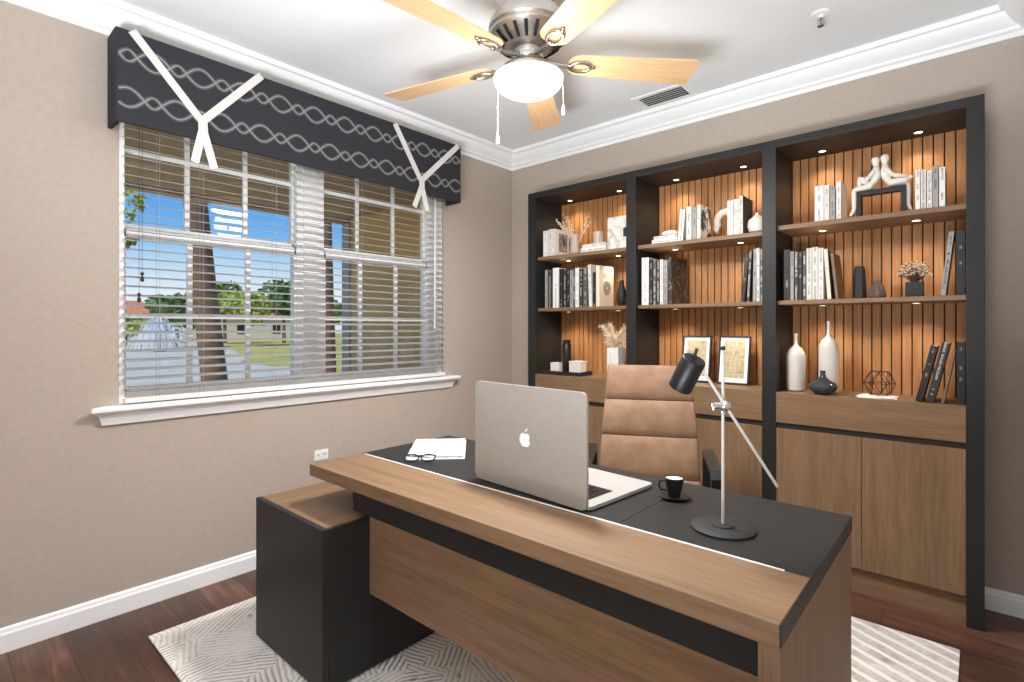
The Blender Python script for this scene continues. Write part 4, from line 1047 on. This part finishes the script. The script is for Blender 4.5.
def tree(label, loc, lobes, n, leaf, m, th, group='trees on the far shore', name='shade_tree', tr=.2):
    t_ = thing(name, label, 'tree', loc, 0, group)
    b = MB()
    for i in range(n):
        c_, r_ = lobes[i % len(lobes)]
        u = Vector((rnd.gauss(0, 1), rnd.gauss(0, 1), rnd.gauss(0, 1))).normalized()*(rnd.uniform(.45, 1)**.5)
        p = Vector(c_)+Vector((u.x*r_[0], u.y*r_[1], u.z*r_[2]))
        a = Vector((rnd.gauss(0, 1), rnd.gauss(0, 1), rnd.gauss(0, 1))).normalized(); s2 = leaf*rnd.uniform(.6, 1.3); c2 = a.orthogonal().normalized()
        b.quad(p-a*s2, p+c2*s2*.6, p+a*s2, p-c2*s2*.6)
    b.build('foliage', m, t_)
    b = MB().tube([(0, 0, 0), (.1*tr, 0, th*.5), (0, 0, th)], [tr, tr*.8, tr*.6], 7)
    for c_, r_ in lobes[:4]: b.tube([(0, 0, th*.75), ((c_[0])*.6, c_[1]*.6, c_[2])], [tr*.5, tr*.2], 5)
    b.build('trunk', M['bark'], t_)
def shade(label, x, y, h, w, m, n=900):
    lob = [((rnd.uniform(-.35, .35)*w, rnd.uniform(-.35, .35)*w, h*rnd.uniform(.55, .82)), (w*.36, w*.36, h*.22)) for _ in range(6)]
    tree(label, (x, y, GZ), lob, n, .34, m, h*.55)
shade('round deep green tree just left of the leaning palm trunk', -46, 10.6, 4.3, 3.4, M['leafb'])
shade('yellow-green low tree beside the orange-roofed house', -52, 8.4, 2.9, 2.6, M['leafc'], 600)
shade('light green tree just right of the leaning palm trunk', -54, 17.1, 6.2, 4.2, M['leafa'])
shade('yellow-green tree behind the lawn, between two greener trees', -46, 16.2, 4.8, 3.4, M['leafc'])
shade('tallest deep green tree at the right side of the left panes', -52, 22.2, 6.6, 4.6, M['leafb'])
shade('light green tree at the right edge of the left panes', -43, 21.2, 5.0, 3.6, M['leafa'])
shade('green tree seen left of the grey post through the right panes', -36, 24.0, 5.2, 4.0, M['leafa'])
shade('deep green tree farther right, across the lawn beyond the porch post', -33, 29.5, 4.8, 4.0, M['leafb'])
tree('light green leafy branch reaching in at the upper left pane', (-5.2, -2.6, GZ), [((.1, 1.0, 3.15), (.3, .26, .24)), ((.1, 1.0, 2.75), (.2, .14, .14)), ((0, .3, 3.2), (.5, .5, .35)), ((0, -.3, 3.6), (.8, .7, .5)), ((.1, .95, 2.75), (.15, .14, .12))], 420, .06, M['leafc'], 3.0, 'small trees by the porch', 'garden_tree', .07)
def house(label, x, y, w, d, h, m, rot):
    t_ = thing('house', label, 'house', (x, y, GZ), R(rot), 'houses across the lake')
    MB().box(-d/2, d/2, -w/2, w/2, 0, h).build('wall', M['housewall'], t_)
    b = MB(); e_ = .4
    A = [(-d/2-e_, -w/2-e_, h), (d/2+e_, -w/2-e_, h), (d/2+e_, w/2+e_, h), (-d/2-e_, w/2+e_, h)]
    R0, R1 = (0, -w/2+d/2, h+1.5), (0, w/2-d/2, h+1.5)
    b.quad(A[1], A[2], R1, R0); b.quad(A[3], A[0], R0, R1); b.b.faces.new([b.b.verts.new(p) for p in (A[0], A[1], R0)]); b.b.faces.new([b.b.verts.new(p) for p in (A[2], A[3], R1)]); b.quad(*A[::-1]); b.build('roof', m, t_)
    for k in range(4):
        yy = -w/2+w*(k+.5)/4; MB().box(d/2, d/2+.05, yy-.45, yy+.45, .9, 2.0).build('window', M['glassdark'], t_)
house('orange tile roofed house on the far shore at the left panes', -62, 10.8, 6.5, 4.5, 2.9, M['rooftile'], 0)
house('pale house behind the trees at the right of the left panes', -66, 25, 16, 5, 2.8, M['rooftile'], -12)
fo = thing('fountain', 'white water fountain spraying in the lake', 'fountain', (-37.9, 7.3, GZ+.02))
MB().lathe([(.35, 0), (.35, .12), (.15, .16), (0, .16)], 16).build('nozzle', M['blackmat'], fo)
b = MB()
for i in range(150):
    a = rnd.uniform(0, 2*math.pi); rr = 1.15*rnd.uniform(.05, 1)**1.5; hh = rnd.uniform(1.3, 2.6)*(1-.3*rr/1.15)
    b.tube([(rr*u*math.cos(a), rr*u*math.sin(a), .12+4*hh*(u*.5+.0)*(1-u*.5)*1.0 if u < 1 else hh*1.0) if u <= 1 else (rr*u*math.cos(a), rr*u*math.sin(a), .12+hh*(1-(u-1)**2)) for u in (0, .25, .5, .75, 1, 1.3, 1.6, 1.85, 1.98)], [.012, .02, .025, .03, .03, .03, .03, .025, .02], 3)
sp3 = b.build('water_jets', M['spray'], fo); sp3['kind'] = 'stuff'
